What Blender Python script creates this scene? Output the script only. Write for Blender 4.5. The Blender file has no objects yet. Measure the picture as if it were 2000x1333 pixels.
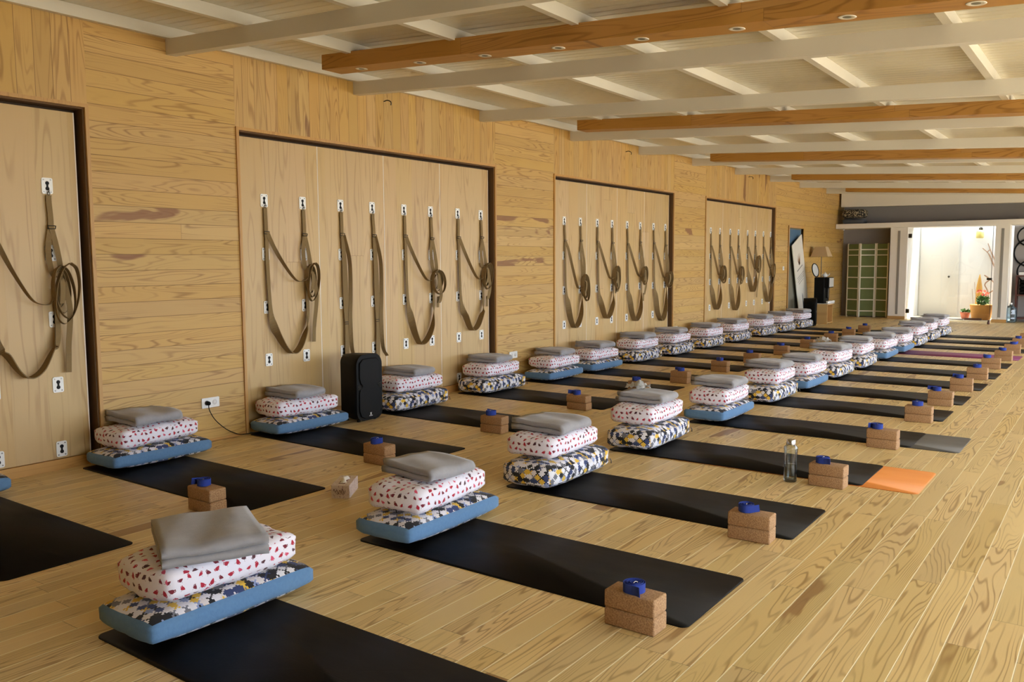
import bpy, bmesh, math, random
from mathutils import Vector, Matrix, noise as mnoise
random.seed(7)
S = bpy.context.scene
C = S.collection
PI = math.pi

# ------------------------------------------------------------------ camera, world, sun, exposure
cam_d = bpy.data.cameras.new('camera')
cam = bpy.data.objects.new('camera', cam_d); C.objects.link(cam)
yaw, pitch, roll = math.radians(35.923), math.radians(5.382), math.radians(-0.281)
_f = Vector((-math.sin(yaw), math.cos(yaw), 0)); _r = Vector((math.cos(yaw), math.sin(yaw), 0)); _u = Vector((0, 0, 1))
_f2 = _f*math.cos(pitch) - _u*math.sin(pitch); _u2 = _u*math.cos(pitch) + _f*math.sin(pitch)
_r3 = _r*math.cos(roll) + _u2*math.sin(roll); _u3 = _u2*math.cos(roll) - _r*math.sin(roll)
cam.matrix_world = Matrix(((_r3.x, _u3.x, -_f2.x, 0), (_r3.y, _u3.y, -_f2.y, 0), (_r3.z, _u3.z, -_f2.z, 1.48), (0, 0, 0, 1)))
cam_d.sensor_width = 36; cam_d.lens = 1650/2000*36; cam_d.clip_end = 200
S.camera = cam

w = bpy.data.worlds.new('daylight'); S.world = w; w.use_nodes = True
bg = w.node_tree.nodes['Background']
bg.inputs['Color'].default_value = (0.77, 0.87, 1.0, 1)
bg.inputs['Strength'].default_value = 5.2
sun_d = bpy.data.lights.new('sun', 'SUN'); sun_d.energy = 9.0; sun_d.angle = 0.009; sun_d.color = (1, 0.94, 0.84)
sun = bpy.data.objects.new('sun', sun_d); C.objects.link(sun)
sun.rotation_euler = Vector((-0.40, -0.22, -1.0)).to_track_quat('-Z', 'Y').to_euler()   # high sun, kept off the floor by an added, unseen roof overhang
V = S.view_settings
S.display_settings.display_device = 'sRGB'
V.view_transform = 'Standard'; V.look = 'None'; V.gamma = 1; V.use_curve_mapping = False
V.exposure = 0.66
cy = S.cycles
cy.use_denoising = True
cy.max_bounces = 9; cy.diffuse_bounces = 5; cy.glossy_bounces = 4; cy.transmission_bounces = 6; cy.transparent_max_bounces = 12
cy.caustics_reflective = False; cy.caustics_refractive = False
cy.sample_clamp_indirect = 8

# ------------------------------------------------------------------ node maths
NT = None
class X:
    __array_priority__ = 1
    def __init__(s, k): s.k = k
    def __add__(a, b): return m('ADD', a, b)
    def __radd__(a, b): return m('ADD', b, a)
    def __sub__(a, b): return m('SUBTRACT', a, b)
    def __rsub__(a, b): return m('SUBTRACT', b, a)
    def __mul__(a, b): return m('MULTIPLY', a, b)
    def __rmul__(a, b): return m('MULTIPLY', b, a)
    def __truediv__(a, b): return m('DIVIDE', a, b)
    def __lt__(a, b): return m('LESS_THAN', a, b)
    def __gt__(a, b): return m('GREATER_THAN', a, b)
def put(v, sock):
    if isinstance(v, X): NT.links.new(v.k, sock)
    elif isinstance(v, (tuple, list)):
        sock.default_value = tuple(v) + ((1,) if len(v) == 3 and len(sock.default_value) == 4 else ())
    else: sock.default_value = v
def m(op, a, b=None, c=None):
    n = NT.nodes.new('ShaderNodeMath'); n.operation = op
    for i, v in enumerate((a, b, c)):
        if v is not None: put(v, n.inputs[i])
    return X(n.outputs[0])
def floor_(a): return m('FLOOR', a)
def fract(a): return m('FRACT', a)
def absx(a): return m('ABSOLUTE', a)
def mn(a, b): return m('MINIMUM', a, b)
def mx(a, b): return m('MAXIMUM', a, b)
def hyp(a, b): return m('SQRT', a*a + b*b)
def sstep(a, lo, hi):
    n = NT.nodes.new('ShaderNodeMapRange'); n.interpolation_type = 'SMOOTHSTEP'
    put(a, n.inputs[0]); put(lo, n.inputs[1]); put(hi, n.inputs[2]); return X(n.outputs[0])
def xyz(x, y, z=0.0):
    n = NT.nodes.new('ShaderNodeCombineXYZ')
    for i, v in enumerate((x, y, z)): put(v, n.inputs[i])
    return X(n.outputs[0])
def sep(v):
    n = NT.nodes.new('ShaderNodeSeparateXYZ'); put(v, n.inputs[0]); return [X(o) for o in n.outputs]
def coord(kind='Object'):
    n = NT.nodes.new('ShaderNodeTexCoord'); return X(n.outputs[kind])
def wn(v):
    n = NT.nodes.new('ShaderNodeTexWhiteNoise'); n.noise_dimensions = '3D'; put(v, n.inputs['Vector'])
    s = NT.nodes.new('ShaderNodeSeparateColor'); NT.links.new(n.outputs['Color'], s.inputs[0])
    return [X(o) for o in s.outputs]
def noise(v, scale=1.0, detail=2.0, rough=0.5, dist=0.0):
    n = NT.nodes.new('ShaderNodeTexNoise'); put(v, n.inputs['Vector'])
    n.inputs['Scale'].default_value = scale; n.inputs['Detail'].default_value = detail
    n.inputs['Roughness'].default_value = rough; n.inputs['Distortion'].default_value = dist
    return X(n.outputs[0])
def mixc(f, a, b):
    n = NT.nodes.new('ShaderNodeMix'); n.data_type = 'RGBA'
    put(f, n.inputs[0]); put(a, n.inputs[6]); put(b, n.inputs[7]); return X(n.outputs[2])
def bump(h, dist=0.002, strength=1.0):
    n = NT.nodes.new('ShaderNodeBump'); n.inputs['Distance'].default_value = dist; n.inputs['Strength'].default_value = strength
    put(h, n.inputs['Height']); return X(n.outputs[0])
def lin(*c):
    return tuple(((v/255)/12.92 if v/255 <= 0.04045 else ((v/255+0.055)/1.055)**2.4) for v in c)
def mat(name, color=None, rough=0.6, metal=0.0, fn=None, spec=0.5, sheen=0.0, emit=None):
    """fn() may return dict(color=, rough=, normal=) built from nodes"""
    global NT
    mt = bpy.data.materials.new(name); mt.use_nodes = True; NT = mt.node_tree
    p = NT.nodes['Principled BSDF']
    p.inputs['Roughness'].default_value = rough; p.inputs['Metallic'].default_value = metal
    p.inputs['Specular IOR Level'].default_value = spec
    if sheen: p.inputs['Sheen Weight'].default_value = sheen; p.inputs['Sheen Roughness'].default_value = 0.5
    if color: p.inputs['Base Color'].default_value = (*color, 1); mt.diffuse_color = (*color, 1)
    if emit: p.inputs['Emission Color'].default_value = (*emit[0], 1); p.inputs['Emission Strength'].default_value = emit[1]
    if fn:
        d = fn()
        if 'color' in d: put(d['color'], p.inputs['Base Color'])
        if 'rough' in d: put(d['rough'], p.inputs['Roughness'])
        if 'normal' in d: put(d['normal'], p.inputs['Normal'])
    return mt

def wood_fn(along, across, width, length, base, dark, red, seam, grain=0.55, contour=26.0, var=0.16, knots=0.12, seam_w=0.0011, end_w=0.0011, phase=0.0, third=None, seam_mix=0.75):
    def fn():
        P = dict(zip('xyz', sep(coord())))
        u, v = P[along], P[across]
        t = P[third] if third else 0.0
        v = v + phase
        row = floor_(v/width); fv = fract(v/width)
        a = wn(xyz(row, 3.7, 1.0))
        uu = u + a[0]*length
        seg = floor_(uu/length); fu = fract(uu/length)
        h = wn(xyz(row, seg, 5.0))
        k = xyz(u*0.62 + h[0]*40.0, v*7.0 + h[1]*30.0, h[2]*20.0 + t*3.0)
        n1 = noise(k, 1.0, 1.6, 0.45, 0.12)
        c = absx(fract(n1*contour*0.5) - 0.5)*2.0
        ring = sstep(c, 0.55, 1.0)
        dens = sstep(noise(xyz(u*1.3 + h[1]*20.0, v*4.0, h[0]*9.0), 1.0, 1.0), 0.3, 0.62)
        fib = noise(xyz(u*4.0, v*190.0, t*60.0), 1.0, 2.0, 0.6)
        g = ring*dens*grain + (fib - 0.5)*0.28*grain
        col = mixc(g, base, dark)
        tone = (h[2] - 0.5)*2.0*var
        br = 1.0 + tone
        hsv = NT.nodes.new('ShaderNodeHueSaturation'); put(br, hsv.inputs['Value']); put(col, hsv.inputs['Color'])
        put(0.5 + (h[1] - 0.5)*0.006, hsv.inputs['Hue']); put(1.0 + (h[0] - 0.5)*0.10, hsv.inputs['Saturation'])
        col = X(hsv.outputs[0])
        kn = sstep(noise(xyz(u*1.1 + h[2]*33.0, v*5.0 + h[0]*11.0, h[1]*7.0), 1.0, 3.0, 0.55, 0.4), 0.575, 0.625)
        col = mixc(kn*0.8*(h[1] > (1.0 - knots)), col, red)
        ds = mn(fv, 1.0 - fv)*width
        de = mn(fu, 1.0 - fu)*length
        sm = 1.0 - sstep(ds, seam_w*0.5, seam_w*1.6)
        em = 1.0 - sstep(de, end_w*0.5, end_w*1.6)
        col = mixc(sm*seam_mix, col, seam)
        col = mixc(em*0.7, col, lin(96, 66, 32))
        hgt = mn(sstep(ds, 0.0, 0.003), sstep(de, 0.0, 0.003))
        return dict(color=col, normal=bump(hgt + g*0.04, 0.0012, 0.5))
    return fn

MT = {}
MT['floor'] = mat('oak_floorboards', rough=0.40, fn=wood_fn('y', 'x', 0.1205, 1.35, lin(226, 199, 140), lin(150, 110, 58), lin(150, 110, 66), lin(255, 244, 206), grain=0.72, var=0.10, contour=46, knots=0.13, seam_w=0.0026, seam_mix=0.95, phase=0.01))  # pale seams paint in the glint of the bevelled board edges
MT['wall_h'] = mat('pine_boards_horizontal', rough=0.55, fn=wood_fn('y', 'z', 0.1205, 60.0, lin(198, 160, 92), lin(138, 96, 40), lin(128, 78, 42), lin(116, 84, 40), grain=0.62, var=0.05, knots=0.17, contour=40, seam_w=0.0018, seam_mix=0.9, phase=0.019))
MT['wall_v'] = mat('pine_boards_vertical', rough=0.55, fn=wood_fn('z', 'y', 0.1205, 60.0, lin(196, 158, 92), lin(138, 96, 40), lin(122, 76, 40), lin(114, 82, 40), grain=0.6, var=0.06, knots=0.12, contour=34, seam_w=0.0016, seam_mix=0.9, phase=0.005))
MT['door'] = mat('oak_laminate', rough=0.42, fn=wood_fn('z', 'y', 0.24, 9.0, lin(200, 168, 114), lin(164, 128, 76), lin(178, 142, 90), lin(190, 156, 104), grain=0.55, var=0.035, knots=0.0, contour=16, seam_w=0.0004, seam_mix=0.3))
MT['trim'] = mat('honey_wood_trim', rough=0.5, fn=wood_fn('z', 'y', 0.9, 9.0, lin(194, 148, 82), lin(154, 106, 50), lin(140, 90, 44), lin(120, 80, 40), grain=0.4, var=0.05, knots=0.0))
MT['base'] = mat('honey_wood_baseboard', rough=0.5, fn=wood_fn('y', 'z', 0.5, 9.0, lin(196, 150, 84), lin(156, 108, 52), lin(140, 88, 42), lin(120, 80, 40), grain=0.4, var=0.05, knots=0.0, phase=0.2))
MT['lightbeam'] = mat('pine_light_beam', rough=0.5, fn=wood_fn('x', 'z', 0.6, 2.1, lin(186, 138, 70), lin(134, 90, 36), lin(116, 74, 36), lin(124, 84, 40), grain=0.66, var=0.07, knots=0.10, phase=0.27, third='y'))
MT['stool'] = mat('birch_stool', rough=0.5, fn=wood_fn('z', 'y', 0.7, 3.0, lin(206, 166, 106), lin(168, 124, 70), lin(160, 118, 70), lin(160, 118, 70), grain=0.5, var=0.03, knots=0.0, phase=0.1))
MT['gap'] = mat('shaded_gap', lin(58, 42, 27), 0.9)  # shade of the gap around the doors, put into the colour
MT['reveal_shade'] = mat('shaded_reveal', lin(98, 70, 40), 0.8)  # shade on the frames' inner faces, painted as a darker brown
MT['edge'] = mat('white_edge_banding', lin(240, 232, 214), 0.4)
MT['steel_white'] = mat('white_painted_steel', rough=0.42, fn=lambda: dict(color=mixc(noise(coord(), 1.7, 3.0), lin(226, 222, 212), lin(214, 209, 198))))
MT['sheet'] = mat('white_roof_sheet', lin(218, 212, 192), 0.26, spec=0.6)
MT['plaster'] = mat('off_white_plaster', rough=0.8, fn=lambda: dict(color=mixc(noise(coord(), 1.2, 3.0), lin(236, 230, 220), lin(226, 220, 210)), normal=bump(noise(coord(), 60.0, 3.0), 0.001, 0.2)))
MT['grey_plaster'] = mat('grey_plaster', rough=0.85, fn=lambda: dict(color=mixc(noise(coord(), 1.2, 3.0), lin(158, 152, 148), lin(146, 140, 136))))
MT['groove'] = mat('grey_groove', lin(142, 136, 128), 0.8)
MT['plate'] = mat('white_plate', rough=0.32, fn=lambda: dict(color=mixc(noise(coord(), 30.0, 1.0), lin(244, 244, 240), lin(236, 236, 232))))
MT['screw'] = mat('steel_screw', lin(150, 148, 142), 0.35, 0.9)
MT['black'] = mat('black_plastic', rough=0.5, spec=0.15, fn=lambda: dict(color=lin(9, 9, 8), normal=bump(noise(coord(), 500.0, 1.0), 0.0004, 0.4)))
MT['black_hole'] = mat('keyhole_black', lin(10, 10, 10), 0.8)
MT['grille'] = mat('black_speaker_grille', rough=0.6, spec=0.2, fn=lambda: (lambda p: dict(color=mixc(sstep(hyp(fract(p[1]*140.0) - 0.5, fract(p[2]*140.0) - 0.5), 0.26, 0.36), lin(5, 5, 5), lin(11, 11, 11))))(sep(coord())))
MT['white_mark'] = mat('white_print', lin(235, 235, 235), 0.5)
MT['metal'] = mat('brushed_steel', lin(190, 188, 184), 0.25, 1.0)
MT['dark_metal'] = mat('dark_steel', lin(70, 66, 60), 0.35, 0.9)
def web_fn():
    p = sep(coord('UV'))
    st = fract(p[0]*6.0); wv = noise(xyz(p[0]*40.0, p[1]*300.0), 1.0, 1.0)
    c = mixc(wv, lin(122, 100, 62), lin(146, 121, 80))
    return dict(color=mixc((st < 0.12)*0.25, c, lin(92, 74, 44)), normal=bump(wv, 0.0008, 0.5))
MT['web'] = mat('khaki_webbing', rough=0.85, fn=web_fn)
def mat_fn(ca, cb):
    def fn():
        p = sep(coord())
        n = noise(coord(), 90.0, 2.0)
        sm = noise(xyz(p[0]*2.0, p[1]*9.0, 0.0), 1.0, 3.0)
        # faint engraved alignment lines
        d1 = absx(p[1]); d2 = absx(absx(p[0]) - 0.42); d3 = absx(m('SUBTRACT', absx(p[0]*0.78), absx(p[1]) + 0.02))
        ln = 1.0 - sstep(mn(mn(d1, d2), d3), 0.0012, 0.003)
        return dict(color=mixc(sm, ca, cb), rough=0.44 + sm*0.14, normal=bump(n*0.5 - ln*0.4, 0.0008, 0.6))
    return fn
MT['mat'] = mat('black_rubber_mat', spec=0.12, fn=mat_fn(lin(12, 10, 8), lin(18, 15, 12)))
MT['mat_grey'] = mat('charcoal_rubber_mat', fn=mat_fn(lin(62, 58, 52), lin(76, 72, 66)))
MT['mat_orange'] = mat('orange_rubber_mat', fn=mat_fn(lin(216, 132, 56), lin(206, 120, 46)))
MT['mat_purple'] = mat('purple_rubber_mat', fn=mat_fn(lin(128, 44, 96), lin(116, 38, 88)))
def cork_fn():
    n = noise(coord(), 140.0, 3.0, 0.7); q = noise(coord(), 420.0, 2.0, 0.7)
    c = mixc(sstep(n, 0.35, 0.66), lin(146, 110, 76), lin(188, 150, 108))
    return dict(color=mixc(sstep(q, 0.60, 0.72)*0.6, c, lin(108, 74, 46)), normal=bump(q, 0.0008, 0.5))
MT['cork'] = mat('cork', rough=0.85, fn=cork_fn)
def strap_fn():
    p = sep(coord('UV')); wv = noise(xyz(p[0]*40.0, p[1]*400.0), 1.0, 1.0)
    return dict(color=mixc(wv, lin(26, 46, 128), lin(44, 72, 168)), normal=bump(wv, 0.0006, 0.5))
MT['strap'] = mat('blue_cotton_webbing', rough=0.85, fn=strap_fn)
def wrinkle(s=9.0):
    return noise(coord(), s, 3.0, 0.55, 0.6)
def puzzle_fn():
    uv = sep(coord('UV')); s = 1/0.027
    x, y = uv[0]*s, uv[1]*s
    cx, cy_ = floor_(x), floor_(y); fx, fy = x - cx - 0.5, y - cy_ - 0.5
    odd = m('FLOORED_MODULO', cx + cy_, 2.0)
    ax, ay = absx(fx), absx(fy)
    tabx = hyp(ax - 0.37, ay*1.05) < 0.17
    taby = hyp(ax*1.05, ay - 0.37) < 0.17
    ox = m('SIGN', fx)*tabx*(ax > ay)*odd; oy = m('SIGN', fy)*taby*(ay > ax)*odd
    r = wn(xyz(cx + ox + 0.5, cy_ + oy + 0.5, 2.0))[0]
    n = NT.nodes.new('ShaderNodeValToRGB'); n.color_ramp.interpolation = 'CONSTANT'
    stops = [(0.0, (232, 230, 234)), (0.14, (18, 18, 22)), (0.42, (224, 218, 216)), (0.49, (50, 64, 108)), (0.60, (118, 118, 126)), (0.69, (146, 160, 200)), (0.76, (232, 230, 236)), (0.89, (230, 188, 66))]
    e = n.color_ramp.elements; e[0].position = 0; e[0].color = (*lin(*stops[0][1]), 1); e[1].position = stops[1][0]; e[1].color = (*lin(*stops[1][1]), 1)
    for pos, c in stops[2:]:
        k = e.new(pos); k.color = (*lin(*c), 1)
    put(r, n.inputs[0])
    return dict(color=X(n.outputs[0]), normal=bump(wrinkle(14.0), 0.006, 0.35))
MT['puzzle'] = mat('jigsaw_print_cotton', rough=0.85, fn=puzzle_fn, sheen=0.1)
def flamingo_fn():
    uv = sep(coord('UV')); s = 1/0.042
    y = uv[1]*s; row = floor_(y)
    x = uv[0]*s + row*0.37
    cx = floor_(x); fx, fy = x - cx - 0.5, y - row - 0.5
    h = wn(xyz(cx, row, 8.0))
    a = (h[0] - 0.5)*2.8
    g2 = wn(xyz(cx, row, 31.0)); fx = fx + (g2[0] - 0.5)*0.34; fy = fy + (g2[1] - 0.5)*0.34; sc_ = 0.92 + g2[2]*0.4; fx = fx*sc_; fy = fy*sc_
    ca, sa = m('COSINE', a), m('SINE', a)
    px = fx*ca - fy*sa; py = fx*sa + fy*ca
    px = px*m('SIGN', h[1] - 0.5)
    wid = mx(0.19 + px*0.36, 0.02)
    body = hyp((px + 0.02)/0.29, (py - 0.02)/wid) < 1.0
    neck = (absx(hyp(px - 0.26, py - 0.12) - 0.09) < 0.036)*(px > 0.22)
    head = hyp(px - 0.25, py - 0.23) < 0.065
    leg = (absx(px + 0.02 + py*0.12) < 0.018)*(py < 0.0)*(py > -0.40)
    n = NT.nodes.new('ShaderNodeValToRGB'); n.color_ramp.interpolation = 'CONSTANT'
    e = n.color_ramp.elements; e[0].position = 0; e[0].color = (*lin(178, 32, 56), 1); e[1].position = 0.40; e[1].color = (*lin(120, 30, 48), 1)
    k = e.new(0.66); k.color = (*lin(216, 84, 112), 1); k = e.new(0.82); k.color = (*lin(84, 42, 52), 1)
    put(h[2], n.inputs[0])
    c = mixc(leg*0.75, lin(236, 231, 240), lin(110, 80, 90))
    c = mixc(mx(mx(body, neck), head), c, X(n.outputs[0]))
    return dict(color=c, normal=bump(wrinkle(16.0), 0.006, 0.4))
MT['flamingo'] = mat('flamingo_print_cotton', rough=0.85, fn=flamingo_fn, sheen=0.1)
MT['blue'] = mat('blue_cotton', rough=0.9, fn=lambda: dict(color=mixc(noise(coord(), 60.0, 3.0), lin(84, 122, 162), lin(100, 138, 176)), normal=bump(noise(coord(), 22.0, 3.0, 0.6, 0.8), 0.006, 0.4)), sheen=0.15)
MT['fleece'] = mat('grey_fleece', rough=0.95, fn=lambda: dict(color=mixc(noise(coord(), 24.0, 4.0, 0.65), lin(144, 142, 144), lin(166, 164, 166)), normal=bump(noise(coord(), 220.0, 3.0, 0.7), 0.002, 0.5)), sheen=0.3)
MT['black_pattern'] = mat('black_leaf_print', rough=0.85, fn=lambda: dict(color=mixc(sstep(noise(coord(), 26.0, 2.0, 0.5, 1.5), 0.52, 0.58), lin(28, 26, 26), lin(176, 164, 138))))
MT['slate'] = mat('slate_cotton', lin(72, 78, 88), 0.9)
MT['paper'] = mat('white_tissue', lin(240, 238, 234), 0.9)
def box_fn():
    p = sep(coord()); n = noise(coord(), 60.0, 2.0, 0.5, 1.8)
    return dict(color=mixc(sstep(n, 0.58, 0.64)*0.6, lin(226, 212, 208), lin(150, 96, 104)))
MT['tissuebox'] = mat('floral_card', rough=0.6, fn=box_fn)
MT['ink'] = mat('plum_ink', lin(92, 58, 66), 0.6)
MT['maroon'] = mat('maroon_card', lin(110, 34, 30), 0.6)
MT['screen_white'] = mat('cream_lacquer', lin(226, 220, 200), 0.45)
MT['screen_green'] = mat('olive_green_paper', rough=0.85, fn=lambda: dict(color=mixc(noise(coord(), 8.0, 2.0), lin(112, 122, 74), lin(98, 110, 66))))
MT['shade'] = mat('beige_lampshade', lin(188, 160, 120), 0.9)
MT['poster'] = mat('poster_paper', rough=0.6, fn=lambda: dict(color=mixc(noise(coord(), 3.0, 2.0), lin(226, 220, 206), lin(212, 206, 194))))
MT['motif'] = mat('brown_ink', lin(150, 112, 76), 0.7)
MT['greyink'] = mat('grey_ink', lin(140, 138, 134), 0.7)
MT['navy'] = mat('blue_panel', lin(66, 100, 128), 0.6)
MT['darkroom'] = mat('dark_grey_panel', lin(120, 116, 100), 0.8)
MT['cup'] = mat('white_ceramic', lin(232, 230, 226), 0.25)
MT['silver'] = mat('silver_panel', lin(196, 196, 194), 0.35, 0.3)
MT['terracotta'] = mat('orange_terracotta', rough=0.75, fn=lambda: dict(color=mixc(noise(coord(), 7.0, 3.0), lin(240, 182, 104), lin(230, 166, 88))))
MT['terracotta2'] = mat('pink_terracotta', rough=0.75, fn=lambda: dict(color=mixc(noise(coord(), 12.0, 3.0), lin(206, 128, 104), lin(190, 108, 84))))
MT['leaf'] = mat('green_leaf', rough=0.6, fn=lambda: dict(color=mixc(noise(coord(), 20.0, 2.0), lin(58, 96, 40), lin(86, 128, 56))))
MT['petal'] = mat('coral_petal', lin(236, 96, 64), 0.6)
MT['driftwood'] = mat('bleached_driftwood', rough=0.8, fn=lambda: dict(color=mixc(noise(coord(), 14.0, 3.0), lin(196, 164, 136), lin(168, 132, 106))))
MT['ochre'] = mat('ochre_wood', rough=0.7, fn=lambda: dict(color=mixc(noise(coord(), 10.0, 3.0), lin(226, 176, 84), lin(206, 150, 66))))
MT['soil'] = mat('soil', lin(60, 42, 30), 0.95)
MT['darkwood'] = mat('dark_red_wood', rough=0.5, fn=lambda: dict(color=mixc(noise(coord(), 9.0, 3.0), lin(70, 36, 30), lin(92, 48, 38))))
MT['stone_floor'] = mat('pale_stone_paving', rough=0.7, fn=lambda: dict(color=mixc(noise(coord(), 2.0, 3.0), lin(220, 208, 186), lin(208, 196, 174))))
MT['court'] = mat('white_limewash', rough=0.9, fn=lambda: dict(color=mixc(noise(coord(), 1.5, 3.0), lin(240, 238, 232), lin(232, 230, 224))))
MT['yellow_glass'] = mat('yellowed_glass', lin(226, 208, 120), 0.4)
def glass(name, tint, fac=0.06):
    global NT
    mt = bpy.data.materials.new(name); mt.use_nodes = True; NT = mt.node_tree
    NT.nodes.remove(NT.nodes['Principled BSDF'])
    out = NT.nodes['Material Output']
    tr = NT.nodes.new('ShaderNodeBsdfTransparent'); tr.inputs[0].default_value = (*tint, 1)
    gl = NT.nodes.new('ShaderNodeBsdfGlossy'); gl.inputs['Roughness'].default_value = 0.02
    lw = NT.nodes.new('ShaderNodeLayerWeight'); lw.inputs[0].default_value = 0.35
    fm = m('ADD', m('MULTIPLY', X(lw.outputs['Fresnel']), 0.8), fac)
    mixn = NT.nodes.new('ShaderNodeMixShader'); put(fm, mixn.inputs[0])
    NT.links.new(tr.outputs[0], mixn.inputs[1]); NT.links.new(gl.outputs[0], mixn.inputs[2]); NT.links.new(mixn.outputs[0], out.inputs[0])
    return mt
MT['glass'] = glass('clear_glass', (0.97, 0.985, 0.975), 0.01)
MT['bottle_glass'] = glass('bottle_glass', (0.86, 0.90, 0.90), 0.05)
MT['water'] = glass('water', (0.72, 0.78, 0.80), 0.03)
MT['jug_plastic'] = glass('blue_jug_plastic', (0.55, 0.68, 0.76), 0.06)

# ------------------------------------------------------------------ mesh helpers
def link(name, bm, mats, parent=None, smooth=False, loc=None, rz=None, angle=None):
    me = bpy.data.meshes.new(name)
    if angle is not None:
        for e in bm.edges:
            if len(e.link_faces) == 2 and e.calc_face_angle(0) > math.radians(angle): e.smooth = False
        smooth = True
    for f in bm.faces: f.smooth = smooth
    bm.normal_update(); bm.to_mesh(me); bm.free()
    for k in (mats if isinstance(mats, (list, tuple)) else [mats]): me.materials.append(MT[k] if isinstance(k, str) else k)
    o = bpy.data.objects.new(name, me); C.objects.link(o)
    if parent: o.parent = parent
    if loc: o.location = loc
    if rz: o.rotation_euler = (0, 0, rz)
    return o
def tag(o, label, cat, group=None):
    o['label'] = label; o['category'] = cat
    if group: o['group'] = group
    return o
def thing(name, label, cat, loc=(0, 0, 0), rz=0.0, group=None):
    o = bpy.data.objects.new(name, None); C.objects.link(o)
    o.empty_display_size = 0.05; o.location = loc; o.rotation_euler = (0, 0, rz)
    return tag(o, label, cat, group)
def struct(name, bm, mats, parent=None, **k):
    o = link(name, bm, mats, parent, **k)
    if parent is None: o['kind'] = 'structure'
    return o
def dup(o, parent=None, loc=None, rz=None, label=None):
    c = o.copy(); C.objects.link(c); c.parent = parent
    if loc is not None: c.location = loc
    if rz is not None: c.rotation_euler = (c.rotation_euler.x, c.rotation_euler.y, rz)
    if label: c['label'] = label
    for ch in list(o.children): dup(ch, c)
    return c
def box(bm, x0, x1, y0, y1, z0, z1, mi=0, bev=0.0, seg=2):
    vs = [bm.verts.new((x, y, z)) for x in (x0, x1) for y in (y0, y1) for z in (z0, z1)]
    fs = []
    for q in ((0, 1, 3, 2), (4, 6, 7, 5), (0, 4, 5, 1), (2, 3, 7, 6), (0, 2, 6, 4), (1, 5, 7, 3)):
        f = bm.faces.new([vs[i] for i in q]); f.material_index = mi; fs.append(f)
    if bev:
        es = list({e for f in fs for e in f.edges})
        r = bmesh.ops.bevel(bm, geom=es, offset=bev, segments=seg, affect='EDGES', profile=0.5)
        for f in r['faces']: f.material_index = mi
    return vs
def B(*a, **k):
    bm = bmesh.new(); box(bm, *a, **k); return bm
def hexa(bm, pts, mi=0):
    """8 points: bottom 4 ring, top 4 ring"""
    v = [bm.verts.new(p) for p in pts]
    for q in ((3, 2, 1, 0), (4, 5, 6, 7), (0, 1, 5, 4), (1, 2, 6, 5), (2, 3, 7, 6), (3, 0, 4, 7)):
        bm.faces.new([v[i] for i in q]).material_index = mi
def cyl(bm, p, r, h, axis='z', seg=20, r2=None, mi=0, cap=True):
    r2 = r if r2 is None else r2
    ax = {'x': (Vector((0, 1, 0)), Vector((0, 0, 1)), Vector((1, 0, 0))), 'y': (Vector((0, 0, 1)), Vector((1, 0, 0)), Vector((0, 1, 0))), 'z': (Vector((1, 0, 0)), Vector((0, 1, 0)), Vector((0, 0, 1)))}[axis]
    p = Vector(p); A, Bv = [], []
    for i in range(seg):
        t = 2*PI*i/seg; d = ax[0]*math.cos(t) + ax[1]*math.sin(t)
        A.append(bm.verts.new(p + d*r)); Bv.append(bm.verts.new(p + d*r2 + ax[2]*h))
    for i in range(seg):
        j = (i+1) % seg; bm.faces.new((A[i], A[j], Bv[j], Bv[i])).material_index = mi
    if cap:
        bm.faces.new(A[::-1]).material_index = mi; bm.faces.new(Bv).material_index = mi
def lathe(bm, prof, seg=24, c=(0, 0), mi=0):
    rings = []
    for r, z in prof:
        rings.append([bm.verts.new((c[0] + r*math.cos(2*PI*i/seg), c[1] + r*math.sin(2*PI*i/seg), z)) for i in range(seg)])
    for a, b in zip(rings, rings[1:]):
        for i in range(seg):
            j = (i+1) % seg; bm.faces.new((a[i], a[j], b[j], b[i])).material_index = mi
    bm.faces.new(rings[0][::-1]).material_index = mi; bm.faces.new(rings[-1]).material_index = mi
def catmull(P, n=8, closed=False):
    P = [Vector(p) for p in P]; out = []
    L = len(P)
    for i in range(L if closed else L-1):
        p1, p2 = P[i], P[(i+1) % L]
        p0 = P[i-1] if (i > 0 or closed) else p1*2 - p2
        p3 = P[(i+2) % L] if (i+2 < L or closed) else p2*2 - p1
        for k in range(n):
            t = k/n
            out.append(0.5*((2*p1) + (p2-p0)*t + (2*p0-5*p1+4*p2-p3)*t*t + (3*p1-p0-3*p2+p3)*t**3))
    if not closed: out.append(P[-1])
    return out
def tube(bm, pts, r, seg=8, mi=0, closed=False):
    pts = [Vector(p) for p in pts]; rings = []; n = len(pts)
    rad = r if isinstance(r, (list, tuple)) else [r]*n
    ref = Vector((0.31, 0.2, 0.93)).normalized()
    for i, p in enumerate(pts):
        a = pts[i-1] if (i > 0 or closed) else p; b = pts[(i+1) % n] if (i < n-1 or closed) else p
        t = (b-a).normalized(); u = t.cross(ref)
        if u.length < 1e-3: u = t.cross(Vector((1, 0, 0)))
        u.normalize(); v = t.cross(u)
        rings.append([bm.verts.new(p + (u*math.cos(2*PI*k/seg) + v*math.sin(2*PI*k/seg))*rad[i]) for k in range(seg)])
    for i in range(n if closed else n-1):
        a, b = rings[i], rings[(i+1) % n]
        for k in range(seg):
            j = (k+1) % seg; bm.faces.new((a[k], a[j], b[j], b[k])).material_index = mi
    if not closed:
        bm.faces.new(rings[0][::-1]).material_index = mi; bm.faces.new(rings[-1]).material_index = mi
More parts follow.
